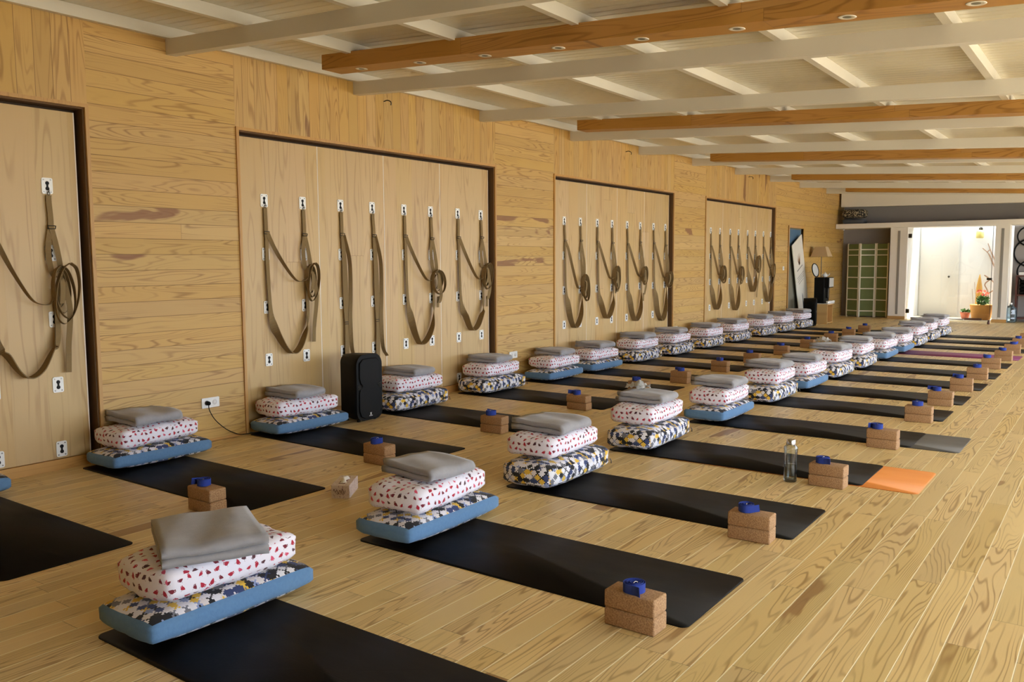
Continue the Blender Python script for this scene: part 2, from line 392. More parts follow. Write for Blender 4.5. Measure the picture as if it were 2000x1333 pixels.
def ribbon(bm, pts, wdirs, widths, th=0.003, mi=0, sub=6):
    """flat webbing swept along pts; wdirs and widths given per control point"""
    n = len(pts)
    if isinstance(widths, (int, float)): widths = [widths]*n
    P = catmull(pts, sub); W = catmull(wdirs, sub); R = [v.x for v in catmull([(x, 0, 0) for x in widths], sub)]
    uvl = bm.loops.layers.uv.verify()
    rings = []; L = 0.0; Ls = []
    for i, p in enumerate(P):
        if i: L += (P[i]-P[i-1]).length
        Ls.append(L)
        t = (P[min(i+1, len(P)-1)] - P[max(i-1, 0)]).normalized()
        wv = W[i] - t*W[i].dot(t)
        if wv.length < 1e-4: wv = t.orthogonal()
        wv.normalize(); nn = t.cross(wv).normalized()
        h = R[i]/2
        rings.append([bm.verts.new(p + wv*sx*h + nn*sn*th/2) for sx, sn in ((-1, -1), (1, -1), (1, 1), (-1, 1))])
    for i in range(len(rings)-1):
        a, b = rings[i], rings[i+1]
        for k in range(4):
            j = (k+1) % 4
            f = bm.faces.new((a[k], a[j], b[j], b[k])); f.material_index = mi
            us = ((0, 1), (1, 1), (1, 0), (0, 0))[k]
            for lp, (uu, vv) in zip(f.loops, ((us[0], Ls[i]), (us[1], Ls[i]), (us[1], Ls[i+1]), (us[0], Ls[i+1]))): lp[uvl].uv = (uu, vv)
    bm.faces.new(rings[0][::-1]).material_index = mi; bm.faces.new(rings[-1]).material_index = mi
def box_uv(bm):
    uvl = bm.loops.layers.uv.verify(); bm.normal_update()
    for f in bm.faces:
        n = f.normal; k = max(range(3), key=lambda i: abs(n[i]))
        for lp in f.loops:
            c = lp.vert.co
            lp[uvl].uv = ((c.y, c.z), (c.x + 0.31, c.z), (c.y, c.x + 0.17))[k]
def rrect(w, h, r, n=6):
    pts = []
    for cx, cy2, a0 in ((w/2-r, h/2-r, 0), (-w/2+r, h/2-r, 90), (-w/2+r, -h/2+r, 180), (w/2-r, -h/2+r, 270)):
        for k in range(n+1):
            a = math.radians(a0 + 90*k/n); pts.append((cx + r*math.cos(a), cy2 + r*math.sin(a)))
    return pts
def prism(bm, poly, d0, d1, axis='z', mi=0):
    """poly in the two other axes (x,y | y,z | x,z)"""
    def P(a, b, d): return {'z': (a, b, d), 'x': (d, a, b), 'y': (a, d, b)}[axis]
    A = [bm.verts.new(P(a, b, d0)) for a, b in poly]; Bv = [bm.verts.new(P(a, b, d1)) for a, b in poly]
    n = len(poly)
    for i in range(n):
        j = (i+1) % n; bm.faces.new((A[i], A[j], Bv[j], Bv[i])).material_index = mi
    bm.faces.new(A[::-1]).material_index = mi; bm.faces.new(Bv).material_index = mi
def fixn(bm):
    bmesh.ops.recalc_face_normals(bm, faces=bm.faces[:]); return bm
ORD = ['first', 'second', 'third', 'fourth', 'fifth', 'sixth', 'seventh', 'eighth', 'ninth', 'tenth', 'eleventh', 'twelfth', 'thirteenth', 'fourteenth']

# ------------------------------------------------------------------ the room
WX = -6.11                       # face of the boarded wall
DX = -6.17                       # face of the recessed doors
YN, YF = -3.0, 23.45
XR = 2.6
def lerp_table(T, y):
    if y <= T[0][0]: return T[0][1]
    for (a, p), (b, q) in zip(T, T[1:]):
        if y <= b: return p + (q-p)*(y-a)/(b-a)
    return T[-1][1]
ZL = [(3.88, 3.207), (9.8, 3.205), (13.7, 3.22), (19.8, 3.24), (24, 3.24)]
SL = [(3.88, -0.0585), (24, -0.0575)]
def ztop(x, y): return lerp_table(ZL, y) + lerp_table(SL, y)*(x - WX)      # top of the steel beams
PUR = 0.085                       # purlin height

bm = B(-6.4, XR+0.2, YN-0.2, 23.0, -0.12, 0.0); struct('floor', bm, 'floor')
bm = B(-6.4, 6.5, 23.0, 29.0, -0.14, -0.004); struct('courtyard_paving', bm, 'stone_floor')
bm = B(XR+0.2, 30, -20, 23.0, -0.16, -0.03); struct('terrace_ground', bm, 'stone_floor')
OPEN = [(-0.40, 3.24), (4.49, 8.115), (9.374, 13.025), (14.312, 18.045)]
OPEN_TOP = 2.62
bm = bmesh.new()
edges = [YN] + [v for o in OPEN for v in o] + [YF]
ZW = 3.36
for i in range(0, len(edges), 2):
    a, b = edges[i], edges[i+1]
    if b > 18.9:    # the pier with the doorway at its end
        box(bm, WX-0.14, WX, a, 18.95, 0, ZW, 0); box(bm, WX-0.14, WX, 19.97, b, 0, ZW, 0); box(bm, WX-0.14, WX, 18.95, 19.97, 2.20, ZW, 0)
    else: box(bm, WX-0.14, WX, a, b, 0, ZW, 0)
for a, b in OPEN: box(bm, WX-0.14, WX, a, b, OPEN_TOP-0.01, ZW, 1)
struct('wall_left', bm, ['wall_h', 'wall_v'])
struct('wall_rear', B(-6.4, XR, YN-0.15, YN, 0, 3.4), 'wall_h')
# frames, recess in a painted shade colour, doors, baseboards
bm = bmesh.new()
for a, b in OPEN: box(bm, WX-0.18, WX-0.13, a, b, 0, OPEN_TOP, 0)
struct('wall_left_recess', bm, 'gap')
for i, (a, b) in enumerate(OPEN):
    bm = bmesh.new(); t = 0.026; x0, x1 = WX-0.13, WX+0.016; x2 = WX-0.004
    box(bm, x0, x1, a, a+t, 0, OPEN_TOP); box(bm, x0, x1, b-t, b, 0, OPEN_TOP); box(bm, x0, x1, a+t, b-t, OPEN_TOP-t, OPEN_TOP)
    box(bm, x0, x2, a+t, a+t+0.012, 0, OPEN_TOP-t, 1); box(bm, x0, x2, b-t-0.012, b-t, 0, OPEN_TOP-t, 1); box(bm, x0, x2, a+t+0.012, b-t-0.012, OPEN_TOP-t-0.012, OPEN_TOP-t, 1)  # thin strips added to carry the painted shade inside the frame
    struct('trim_%d' % (i+1), bm, ['trim', 'reveal_shade'])
    struct('baseboard_left', B(DX-0.03, DX+0.022, a+t+0.012, b-t-0.012, 0, 0.075), 'base')
struct('baseboard_pier', B(WX, WX+0.006, 3.24, 4.49, 0, 0.02), 'base')
COL = {0: [(2.09-0.02, 2.53), ], 1: [(4.806, 5.235), (5.70, 6.124), (6.587, 7.007), (7.47, 7.893)],
       2: [(9.724, 10.142), (10.606, 11.039), (11.506, 11.933), (12.393, 12.822)], 3: [(14.71, 15.143), (15.648, 16.072), (16.57, 17.004), (17.487, 17.928)]}
ROWS = [2.025, 1.555, 1.085, 0.615, 0.147]
pl = bmesh.new(); prism(pl, rrect(0.076, 0.112, 0.012, 4), 0, 0.006, 'x')
for sy in (-1, 1):
    for sz in (-1, 1): cyl(pl, (0.0055, sy*0.024, sz*0.042), 0.0055, 0.002, 'x', 10, mi=1)
plate0 = link('anchor_plate', pl, ['plate', 'screw'])
kh = bmesh.new()
def keyhole_poly():
    pts = []
    for k in range(13):
        a = math.radians(-60 + 300*k/12); pts.append((0.0125*math.cos(a), 0.019 + 0.0125*math.sin(a)))
    pts2 = []
    for k in range(13):
        a = math.radians(120 + 300*k/12); pts2.append((0.0125*math.cos(a), -0.019 + 0.0125*math.sin(a)))
    return pts + pts2
P1 = [(0.0135*math.cos(math.radians(a)), 0.019 + 0.0135*math.sin(math.radians(a))) for a in range(-60, 241, 20)]
P2 = [(0.0135*math.cos(math.radians(a)), -0.019 + 0.0135*math.sin(math.radians(a))) for a in range(120, 421, 20)]
prism(kh, P1 + P2, 0.0055, 0.0075, 'x')
key0 = link('keyhole', fixn(kh), 'black_hole', plate0)
dn = 0; plates_used = False
for i, (a, b) in enumerate(OPEN):
    a2, b2 = a+0.042+0.028, b-0.042-0.028; wd = (b2-a2)/4
    for k in range(4):
        dn += 1
        y0, y1 = a2 + wd*k, a2 + wd*(k+1)
        d = struct('door_%d' % dn, B(DX-0.035, DX, y0+0.002, y1-0.008, 0.078, OPEN_TOP-0.064), 'door')
        link('edge_strip', B(DX-0.03, DX+0.001, y1-0.0075, y1-0.0005, 0.078, OPEN_TOP-0.064), 'edge', d)
        cols = COL[i][k] if i else ((2.53, 2.955) if k == 3 else ((1.66, 2.08) if k == 2 else None))
        if cols:
            for y in cols:
                for z in ROWS:
                    if not plates_used: p = plate0; p.parent = d; plates_used = True
                    else: p = dup(plate0, d)
                    p.location = (DX, y, z)
# ------------------------------------------------------------------ roof
YB = [3.88 + 1.967*k for k in range(-3, 9)] + [21.75]
xs = [WX + (XR+1.3-WX)*k/6 for k in range(7)]
bm = bmesh.new()
prof = []
y = YN-0.3; k = 0
while y < 23.6:
    prof += [(y, 0.0), (y+0.040, 0.0), (y+0.046, 0.0022), (y+0.086, 0.0022)]; y += 0.095
gx = [WX-0.4 + (XR+1.75-WX+0.4)*k/8 for k in range(9)]  # sheet runs past the windows: unseen overhang added to block the sun
grid = [[bm.verts.new((x, yy, ztop(x, yy) + PUR + dz)) for x in gx] for yy, dz in prof]
for r0, r1 in zip(grid, grid[1:]):
    for c in range(len(gx)-1): bm.faces.new((r0[c], r0[c+1], r1[c+1], r1[c]))
top = [[bm.verts.new((x, yy, ztop(x, yy) + PUR + 0.08)) for x in (gx[0], gx[-1])] for yy in (YN-0.3, 4, 8, 12, 16, 20, 23.6)]
for r0, r1 in zip(top, top[1:]): bm.faces.new((r0[0], r1[0], r1[1], r0[1]))
struct('ceiling', bm, 'sheet')
HB = 0.118
for yb in YB:
    bm = bmesh.new(); x0, x1 = WX-0.02, XR+0.3
    n = 1
    def q(x, y, dz): return (x, y, ztop(x, y) + dz)
    hexa(bm, [q(x0, yb, -HB), q(x1, yb, -HB), q(x1, yb+0.08, -HB), q(x0, yb+0.08, -HB), q(x0, yb, 0), q(x1, yb, 0), q(x1, yb+0.08, 0), q(x0, yb+0.08, 0)])
    struct('ceiling_beam', fixn(bm), 'steel_white')
for xp in (-6.10, -5.17, -4.09, -3.04, -2.02, -0.98, 0.06, 1.10, 2.14):
    bm = bmesh.new(); ys = [YN] + [3.88 + 1.967*k for k in range(0, 10)] + [23.0]
    for a, b in zip(ys, ys[1:]):
        hexa(bm, [(xp, a, ztop(xp, a)), (xp+0.055, a, ztop(xp+0.055, a)), (xp+0.055, b, ztop(xp+0.055, b)), (xp, b, ztop(xp, b)),
                  (xp, a, ztop(xp, a)+PUR), (xp+0.055, a, ztop(xp+0.055, a)+PUR), (xp+0.055, b, ztop(xp+0.055, b)+PUR), (xp, b, ztop(xp, b)+PUR)])
    struct('ceiling_purlin', fixn(bm), 'steel_white')
# timber beams with recessed spots
LB = [(4.88, 'first', 3.184), (8.90, 'second', 3.176), (12.95, 'third', 3.18), (17.0, 'fourth', 3.19), (21.0, 'fifth', 3.205)]
for yb, o_, z0 in LB:
    sl = lerp_table(SL, yb)*1.03
    t = thing('spotlight_beam', 'honey pine beam with recessed spotlights across the white ceiling, %s from the camera' % o_, 'ceiling beam', (-5.46, yb, z0), 0, 'pine spotlight beams')
    L = XR + 5.3
    bm = bmesh.new(); H, W = 0.118, 0.215
    hexa(bm, [(0, 0, -H), (L, 0, -H+L*sl), (L, W, -H+L*sl), (0, W, -H), (0, 0, 0), (L, 0, L*sl), (L, W, L*sl), (0, W, 0)])
    link('beam_body', fixn(bm), 'lightbeam', t)
    for k in range(11 if yb < 6 else 0):
        x = 0.35 + 0.632*k
        bm = bmesh.new(); lathe(bm, [(0.030, 0.001), (0.048, 0.001), (0.050, -0.001), (0.046, -0.003), (0.034, -0.003), (0.030, -0.001)], 20)
        r = link('downlight', fixn(bm), 'steel_white', t, smooth=True, loc=(x, 0.11, -H + x*sl)); r.rotation_euler = (0, -math.atan(sl), 0)
        bm = bmesh.new(); cyl(bm, (0, 0, -0.0015), 0.024, 0.002); link('lens', bm, 'darkroom', r)
# header at the far end
bm = bmesh.new(); x0, x1 = WX+0.06, XR
hexa(bm, [(x0, 22.9, 2.838), (x1, 22.9, 2.72), (x1, 23.1, 2.72), (x0, 23.1, 2.838), (x0, 22.9, 3.36), (x1, 22.9, 3.3), (x1, 23.1, 3.3), (x0, 23.1, 3.36)])
struct('wall_far_header', fixn(bm), 'plaster')
# ------------------------------------------------------------------ window wall (outside the picture, gives the daylight)
for k, (a, b) in enumerate([(0.3, 2.2), (2.5, 7.3), (7.6, 12.4), (12.7, 17.5), (17.8, 22.6)]):
    bm = bmesh.new()
    for y in (a, (a+b)/2, b): box(bm, XR-0.03, XR+0.03, y-0.035, y+0.035, 0, 2.45)
    box(bm, XR-0.03, XR+0.03, a, b, 0, 0.06); box(bm, XR-0.03, XR+0.03, a, b, 2.38, 2.45)
    struct('window_%d' % (k+1), bm, 'steel_white')
bm = bmesh.new()
for a, b in [(YN, 0.3), (2.2, 2.5), (7.3, 7.6), (12.4, 12.7), (17.5, 17.8), (22.6, 23.1)]: box(bm, XR-0.06, XR+0.06, a, b, 0, 2.45)  # unseen; first stretch closed up to cut light from behind
box(bm, XR-0.06, XR+0.06, YN, 23.1, 2.45, 2.9)
struct('wall_right', bm, 'plaster')

# ------------------------------------------------------------------ far end of the room
bm = B(WX+0.02, XR, 22.62, 23.45, 2.272, 2.392); struct('wall_far_shelf', bm, 'plaster')
bm = bmesh.new(); box(bm, -6.25, XR, 23.45, 23.55, 2.392, 3.4); box(bm, -6.25, -4.62, 23.45, 23.55, 0, 2.272); struct('wall_far', bm, 'grey_plaster')
bm = bmesh.new(); box(bm, -4.79, -4.40, 22.72, 23.45, 0, 2.272); struct('wall_far_pillar', bm, 'plaster')
bm = bmesh.new(); box(bm, -2.49, -2.20, 22.62, 23.0, 0, 2.272); struct('wall_far_pillar', bm, 'plaster')
bm = bmesh.new(); box(bm, -4.62, -4.565, 22.712, 22.73, 0.12, 2.19); struct('trim_pillar_groove', bm, 'groove')
bm = bmesh.new(); box(bm, -2.37, -2.315, 22.612, 22.63, 0.12, 2.19); struct('trim_pillar_groove', bm, 'groove')
bm = B(-4.80, -4.395, 22.70, 22.74, 0, 0.075); struct('baseboard_far', bm, 'base')
bm = B(-2.50, -2.19, 22.60, 22.64, 0, 0.075); struct('baseboard_far', bm, 'base')
bm = bmesh.new(); box(bm, -2.20, XR, 23.5, 23.6, 0, 2.272); box(bm, -2.49, -2.42, 23.0, 23.6, 0, 2.272); struct('wall_far_niche', bm, 'grey_plaster')
# glass door standing slightly ajar
hx, hy = -4.37, 22.70
ex, ey = -2.455, 21.93
L = math.hypot(ex-hx, ey-hy); ang = math.atan2(ey-hy, ex-hx)
gd = struct('door_17', B(0.01, L, -0.005, 0.005, 0.02, 2.235), 'glass', loc=(hx, hy, 0), rz=ang)
for z in (0.20, 2.05): link('patch_hinge', B(0.0, 0.085, -0.014, 0.014, z-0.04, z+0.06, bev=0.004), 'dark_metal', gd)
bm = bmesh.new(); box(bm, L-0.10, L+0.01, -0.016, 0.016, 1.005, 1.055, bev=0.004); link('door_lock', bm, 'dark_metal', gd)
bm = bmesh.new(); box(bm, L-0.006, L, -0.0055, 0.0055, 0.02, 2.235); link('edge_seal', bm, 'dark_metal', gd)
bm = bmesh.new(); lathe(bm, [(0.02, 0.0), (0.03, 0.01), (0.02, 0.07), (0.012, 0.09)], 12, (L-0.02, 0)); link('door_stop', bm, 'darkwood', gd)
# door gap at the end of the boarded wall
bm = bmesh.new(); t = 0.05
box(bm, WX-0.14, WX+0.02, 18.90, 18.95, 0, 2.25); box(bm, WX-0.14, WX+0.02, 19.97, 20.02, 0, 2.25); box(bm, WX-0.14, WX+0.02, 18.95, 19.97, 2.20, 2.25)
struct('trim_5', bm, 'trim')
d = struct('door_18', B(WX-0.08, WX-0.04, 18.95, 19.97, 0, 2.20), 'darkroom')
link('door_panel', B(WX-0.04, WX-0.035, 19.0, 19.92, 1.80, 2.17), 'navy', d)

t = thing('folding_screen', 'white lattice folding screen with olive green infill in the far niche', 'folding screen', (-5.4, 23.0, 0))
pts = [(-5.92, 23.20), (-5.57, 23.02), (-5.20, 23.14), (-4.86, 22.98)]
for (ax_, ay_), (bx_, by_) in zip(pts, pts[1:]):
    w_ = math.hypot(bx_-ax_, by_-ay_) - 0.012; a_ = math.atan2(by_-ay_, bx_-ax_)
    bm = bmesh.new(); zs = 1.90
    for x in (0, w_-0.03): box(bm, x, x+0.03, -0.012, 0.012, 0.0, zs)
    rails = [0.16 + 0.288*k for k in range(7)]
    for z in rails[:6] + [1.74]: box(bm, 0.03, w_-0.03, -0.010, 0.010, z-0.013, z+0.013)
    p = link('screen_frame', bm, 'screen_white', t, loc=(ax_+5.4, ay_-23.0, 0), rz=a_)
    link('paper_infill', B(0.03, w_-0.03, -0.003, 0.003, 0.03, 1.885), 'screen_green', p)
# stack on the shelf is built with the cushions below
# hoops, rack and water jug in the niche
for k, (x, z, r_) in enumerate([(-1.86, 1.63, 0.32), (-1.90, 2.02, 0.22), (-1.82, 1.18, 0.27)]):
    bm = bmesh.new(); tube(bm, [(x + r_*math.cos(2*PI*i/40), 23.475 - 0.042*k, z + r_*math.sin(2*PI*i/40)) for i in range(40)], 0.018, 8, closed=True)
    tag(link('exercise_hoop', bm, 'black', smooth=True), ['large dark hoop hanging in the niche, middle of three', 'small dark hoop hanging in the niche, top of three', 'dark hoop in the niche resting just above the wooden rack'][k], 'hoop', 'hoops in the niche')
t = thing('storage_rack', 'dark red wooden rack at the edge of the niche by the water jug', 'rack', (-1.45, 23.15, 0))
for x in (-0.62, 0.60): link('side_panel', B(x, x+0.03, -0.2, 0.2, 0, 1.10), 'darkwood', t)
for z in (0.08, 0.62, 1.07): link('shelf', B(-0.60, 0.61, -0.2, 0.2, z, z+0.03), 'darkwood', t)
tag(link('label_box', B(-2.02, -1.72, 23.05, 23.25, 1.101, 1.17, bev=0.005), 'cup'), 'flat white box lying on top of the dark rack', 'box')
bm = bmesh.new()
for k in range(4): box(bm, -2.0, -1.5, 23.04, 23.34, 0.651+0.085*k, 0.731+0.085*k, bev=0.025)
tag(link('folded_cloth_pile', bm, 'black', smooth=True), 'pile of dark folded cloths inside the rack', 'cloth')
t = thing('water_jug', 'large clear bluish water jug on the floor at the niche edge', 'jug', (-2.13, 22.82, 0))
bm = bmesh.new(); lathe(bm, [(0.10, 0), (0.128, 0.02), (0.132, 0.10), (0.126, 0.13), (0.132, 0.16), (0.132, 0.24), (0.126, 0.26), (0.130, 0.29), (0.12, 0.335), (0.06, 0.385), (0.03, 0.40), (0.028, 0.43)], 28)
link('jug_body', fixn(bm), 'jug_plastic', t, smooth=True)
bm = bmesh.new(); cyl(bm, (0, 0, 0.425), 0.033, 0.035, r2=0.03); link('cap', bm, 'cup', t)
# courtyard
bm = bmesh.new(); box(bm, -4.60, -4.45, 23.55, 24.75, -0.01, 2.75); struct('wall_courtyard_side', bm, 'court')
bm = bmesh.new(); box(bm, -4.45, 6, 24.6, 24.75, -0.01, 2.75); struct('wall_courtyard_back', bm, 'court')
d = struct('door_19', B(-4.42, -3.50, 24.565, 24.60, 0.0, 2.36, bev=0.003), 'steel_white')
bm = bmesh.new(); lathe(bm, [(0.02, 0), (0.012, 0.02), (0.026, 0.035), (0.024, 0.055), (0.005, 0.06)], 14); k_ = link('door_knob', fixn(bm), 'dark_metal', d, smooth=True, loc=(-3.72, 24.565, 1.03)); k_.rotation_euler = (PI/2, 0, 0)
t = thing('wall_lantern', 'small wall lantern with yellowed jar shade on the white courtyard wall', 'wall lamp', (-3.04, 24.6, 2.13))
bm = bmesh.new(); cyl(bm, (0, 0, 0.12), 0.045, -0.02, 'y'); tube(bm, catmull([(0, -0.02, 0.12), (0, -0.09, 0.16), (0, -0.13, 0.12), (0, -0.13, 0.09)], 5), 0.010); link('bracket', bm, 'dark_metal', t, smooth=True)
bm = bmesh.new(); lathe(bm, [(0.03, 0.09), (0.075, 0.07), (0.09, 0.02), (0.088, -0.10), (0.07, -0.12)], 20, (0, -0.13)); link('jar_shade', fixn(bm), 'yellow_glass', t, smooth=True)
def leaf_ball(bm, c, r, n, size, sq=1.0, seed=1):
    rnd = random.Random(seed)
    for i in range(n):
        d = Vector((rnd.gauss(0, 1), rnd.gauss(0, 1), rnd.gauss(0, 1)*sq)).normalized()
        p = Vector(c) + Vector((d.x*r, d.y*r, d.z*r*sq))*rnd.uniform(0.45, 1.0)
        t = (d + Vector((rnd.uniform(-.6, .6), rnd.uniform(-.6, .6), rnd.uniform(-.2, .7)))).normalized()
        s = t.orthogonal().normalized()*size*0.28; n_ = t.cross(s).normalized()*size*0.12
        a = p - t*size*0.5; b = p + t*size*0.5
        v = [bm.verts.new(a), bm.verts.new(p + s + n_), bm.verts.new(b), bm.verts.new(p - s + n_)]
        bm.faces.new(v)
def flower(bm, c, r, rnd):
    c = Vector(c); up = Vector((rnd.uniform(-.4, .4), -0.8, rnd.uniform(0.2, 1))).normalized(); s = up.orthogonal().normalized(); q_ = up.cross(s)
    for k in range(6):
        a = 2*PI*k/6; d = s*math.cos(a) + q_*math.sin(a); e = s*math.cos(a+0.5) + q_*math.sin(a+0.5); g = s*math.cos(a-0.5) + q_*math.sin(a-0.5)
        bm.faces.new([bm.verts.new(c), bm.verts.new(c + g*r*0.7 + up*r*0.3), bm.verts.new(c + d*r + up*r*0.2), bm.verts.new(c + e*r*0.7 + up*r*0.3)])
t = thing('flower_planter', 'large orange terracotta planter with coral flowers in the courtyard', 'planter', (-2.83, 23.62, -0.004))
bm = bmesh.new(); lathe(bm, [(0.19, 0), (0.21, 0.02), (0.25, 0.32), (0.258, 0.35), (0.255, 0.37), (0.235, 0.37), (0.23, 0.33)], 32); link('pot', fixn(bm), 'terracotta', t, smooth=True)
bm = bmesh.new(); cyl(bm, (0, 0, 0.325), 0.231, 0.01, seg=28); link('soil', bm, 'soil', t)
bm = bmesh.new(); leaf_ball(bm, (0.02, 0, 0.47), 0.15, 330, 0.06, 0.95, 3)
for k in range(7): tube(bm, [(0.02*math.cos(k), 0.02*math.sin(k), 0.33), (0.02 + 0.09*math.cos(k*0.9), 0.09*math.sin(k*0.9), 0.5)], 0.004, 5)
link('foliage', bm, 'leaf', t)
rnd = random.Random(5); bm = bmesh.new()
for k in range(16): flower(bm, (rnd.uniform(-0.10, 0.13), rnd.uniform(-0.12, 0.05), rnd.uniform(0.60, 0.72)), 0.035, rnd)
link('blossoms', bm, 'petal', t)
bm = bmesh.new()
for pts in ([(-0.17, -0.02, 0.33), (-0.2, -0.02, 0.55), (-0.22, 0, 0.75)], [(-0.09, 0.05, 0.33), (-0.16, 0.05, 0.7), (-0.18, 0.05, 0.92)]): tube(bm, catmull(pts, 4), 0.005, 5)
link('bare_twigs', bm, 'driftwood', t)
bm = bmesh.new(); lathe(bm, [(0.075, 0.0), (0.085, 0.35), (0.07, 0.75), (0.035, 0.98), (0.008, 1.10)], 12)
tag(link('pointed_post', fixn(bm), 'ochre', smooth=True, loc=(-2.98, 24.30, -0.004)), 'tall ochre pointed wooden post behind the orange planter', 'garden ornament')
bm = bmesh.new()
for pts in ([(-2.88, 24.3, 1.08), (-2.80, 24.3, 1.02), (-2.66, 24.32, 0.88), (-2.64, 24.32, 0.60)], [(-2.75, 24.3, 0.97), (-2.86, 24.3, 0.84), (-2.78, 24.3, 0.62), (-2.76, 24.3, 0.0)], [(-2.78, 24.3, 0.62), (-2.66, 24.32, 0.7)]): tube(bm, catmull(pts, 5), 0.016, 7)
tag(link('driftwood_branch', bm, 'driftwood', smooth=True), 'bent driftwood branch standing by the ochre post in the courtyard', 'branch')
bm = bmesh.new()
for pts in ([(-2.98, 24.56, 1.76), (-2.84, 24.55, 1.62), (-2.74, 24.55, 1.40), (-2.62, 24.56, 1.13)], [(-2.86, 24.55, 1.88), (-2.78, 24.55, 1.66), (-2.69, 24.55, 1.46), (-2.62, 24.55, 1.30)], [(-2.87, 24.55, 1.66), (-2.80, 24.55, 1.73)]): tube(bm, catmull(pts, 5), [0.012]*6 + [0.018]*(len(catmull(pts, 5))-6), 7)
tag(link('driftwood_branch', bm, 'driftwood', smooth=True), 'forked driftwood branch hung high on the white courtyard wall', 'branch')
t = thing('potted_plant', 'small pink clay pot with a low green plant beside the big planter', 'plant pot', (-3.21, 23.82, -0.004))
bm = bmesh.new(); lathe(bm, [(0.075, 0), (0.08, 0.01), (0.11, 0.13), (0.118, 0.135), (0.118, 0.16), (0.10, 0.16), (0.095, 0.13)], 24); link('pot', fixn(bm), 'terracotta2', t, smooth=True)
bm = bmesh.new(); leaf_ball(bm, (0.02, 0, 0.19), 0.12, 70, 0.08, 0.5, 9); link('foliage', bm, 'leaf', t)
tag(link('wood_offcut', B(-3.15, -2.78, 23.27, 23.34, -0.004, 0.045, bev=0.004), 'darkwood'), 'short dark wood block lying on the doorway floor before the planter', 'wood block')
tag(link('door_mat', B(-3.62, -3.17, 23.20, 23.50, -0.004, 0.012, bev=0.003), 'mat_grey'), 'thin dark doormat lying in the bright doorway', 'doormat')
tag(link('door_mat', B(-4.30, -3.75, 24.2, 24.52, -0.004, 0.012, bev=0.003), 'mat_grey'), 'dark doormat in front of the white courtyard door', 'doormat')
rnd = random.Random(11)
for k in range(5):
    bm = bmesh.new(); bmesh.ops.create_icosphere(bm, subdivisions=2, radius=0.02 + 0.008*rnd.random())
    for v in bm.verts: v.co *= 1 + 0.25*mnoise.noise(v.co*30 + Vector((k*5, 0, 0))); v.co.z *= 0.7
    tag(link('pebble', bm, 'driftwood', smooth=True, loc=(-3.15 + 0.036*k, 23.37 + 0.05*(k % 2), 0.022)), 'pale pebble in the small heap behind the dark wood block', 'pebble', 'pebbles in the doorway')

# ------------------------------------------------------------------ things at the far left corner
t = thing('cube_stool', 'pale wooden open cube stool carrying the coffee machine', 'stool', (-5.68, 20.22, 0))
link('side_panel', B(-0.16, 0.16, -0.22, -0.20, 0, 0.445), 'stool', t); link('side_panel', B(-0.16, 0.16, 0.20, 0.22, 0, 0.445), 'stool', t)
link('top', B(-0.165, 0.165, -0.225, 0.225, 0.445, 0.467), 'stool', t); link('back_panel', B(-0.15, -0.13, -0.20, 0.20, 0.02, 0.445), 'stool', t); link('shelf', B(-0.13, 0.155, -0.20, 0.20, 0.02, 0.04), 'stool', t)
t = thing('cup_tray', 'white tray crowded with cups under the coffee machine', 'tray', (-5.66, 20.18, 0.4675))
link('tray_base', B(-0.17, 0.19, -0.23, 0.24, 0, 0.012, bev=0.004), 'cup', t)
for k in range(6):
    bm = bmesh.new(); lathe(bm, [(0.024, 0.0), (0.036, 0.02), (0.040, 0.055), (0.036, 0.055), (0.03, 0.01)], 14)
    tag(link('coffee_cup', fixn(bm), 'cup', smooth=True, loc=(-5.52 + 0.018*(k % 2), 20.02 + 0.075*k, 0.48)), 'small white cup in the row along the tray before the coffee machine', 'cup', 'cups on the tray')
t = thing('coffee_machine', 'black coffee machine with silver control panel on the cube stool', 'coffee machine', (-5.70, 20.20, 0.4797))
link('machine_body', B(-0.13, 0.10, -0.21, 0.20, 0.0, 0.60, bev=0.012), 'black', t)
link('brew_head', B(0.10, 0.20, -0.20, 0.19, 0.36, 0.60, bev=0.01), 'black', t)
link('control_panel', B(0.20, 0.206, -0.17, 0.17, 0.38, 0.585, bev=0.004), 'silver', t)
link('spout', B(0.10, 0.15, -0.05, 0.05, 0.12, 0.36, bev=0.008), 'dark_metal', t)
t = thing('teapot', 'small white teapot standing on top of the coffee machine', 'teapot', (-5.66, 20.25, 1.0797))
bm = bmesh.new(); lathe(bm, [(0.03, 0), (0.055, 0.02), (0.06, 0.05), (0.045, 0.08), (0.02, 0.09)], 18); link('pot_body', fixn(bm), 'cup', t, smooth=True)
bm = bmesh.new(); lathe(bm, [(0.03, 0.088), (0.02, 0.1), (0.008, 0.105), (0.011, 0.118), (0.004, 0.125)], 14); link('lid', fixn(bm), 'cup', t, smooth=True)
bm = bmesh.new(); tube(bm, catmull([(0.05, 0, 0.03), (0.085, 0, 0.05), (0.10, 0, 0.085)], 4), 0.009); link('spout', bm, 'cup', t, smooth=True)
bm = bmesh.new(); tube(bm, catmull([(-0.05, 0, 0.07), (-0.085, 0, 0.06), (-0.08, 0, 0.03), (-0.052, 0, 0.025)], 4), 0.006); link('handle', bm, 'cup', t, smooth=True)
t = thing('round_mirror', 'round black-framed mirror leaning on top of the coffee machine', 'mirror', (-5.80, 20.06, 1.0797)); t.rotation_euler = (0, -0.20, -0.16)
bm = bmesh.new(); tube(bm, [(0, 0.155*math.cos(2*PI*i/32), 0.168 + 0.155*math.sin(2*PI*i/32)) for i in range(32)], 0.012, 8, closed=True); link('frame', bm, 'black', t, smooth=True)
bm = bmesh.new(); cyl(bm, (-0.004, 0, 0.168), 0.150, 0.006, 'x', 32); link('mirror_face', bm, 'silver', t)
t = thing('floor_lamp', 'floor lamp with square beige shade in the far corner', 'lamp', (-5.86, 20.62, 0))
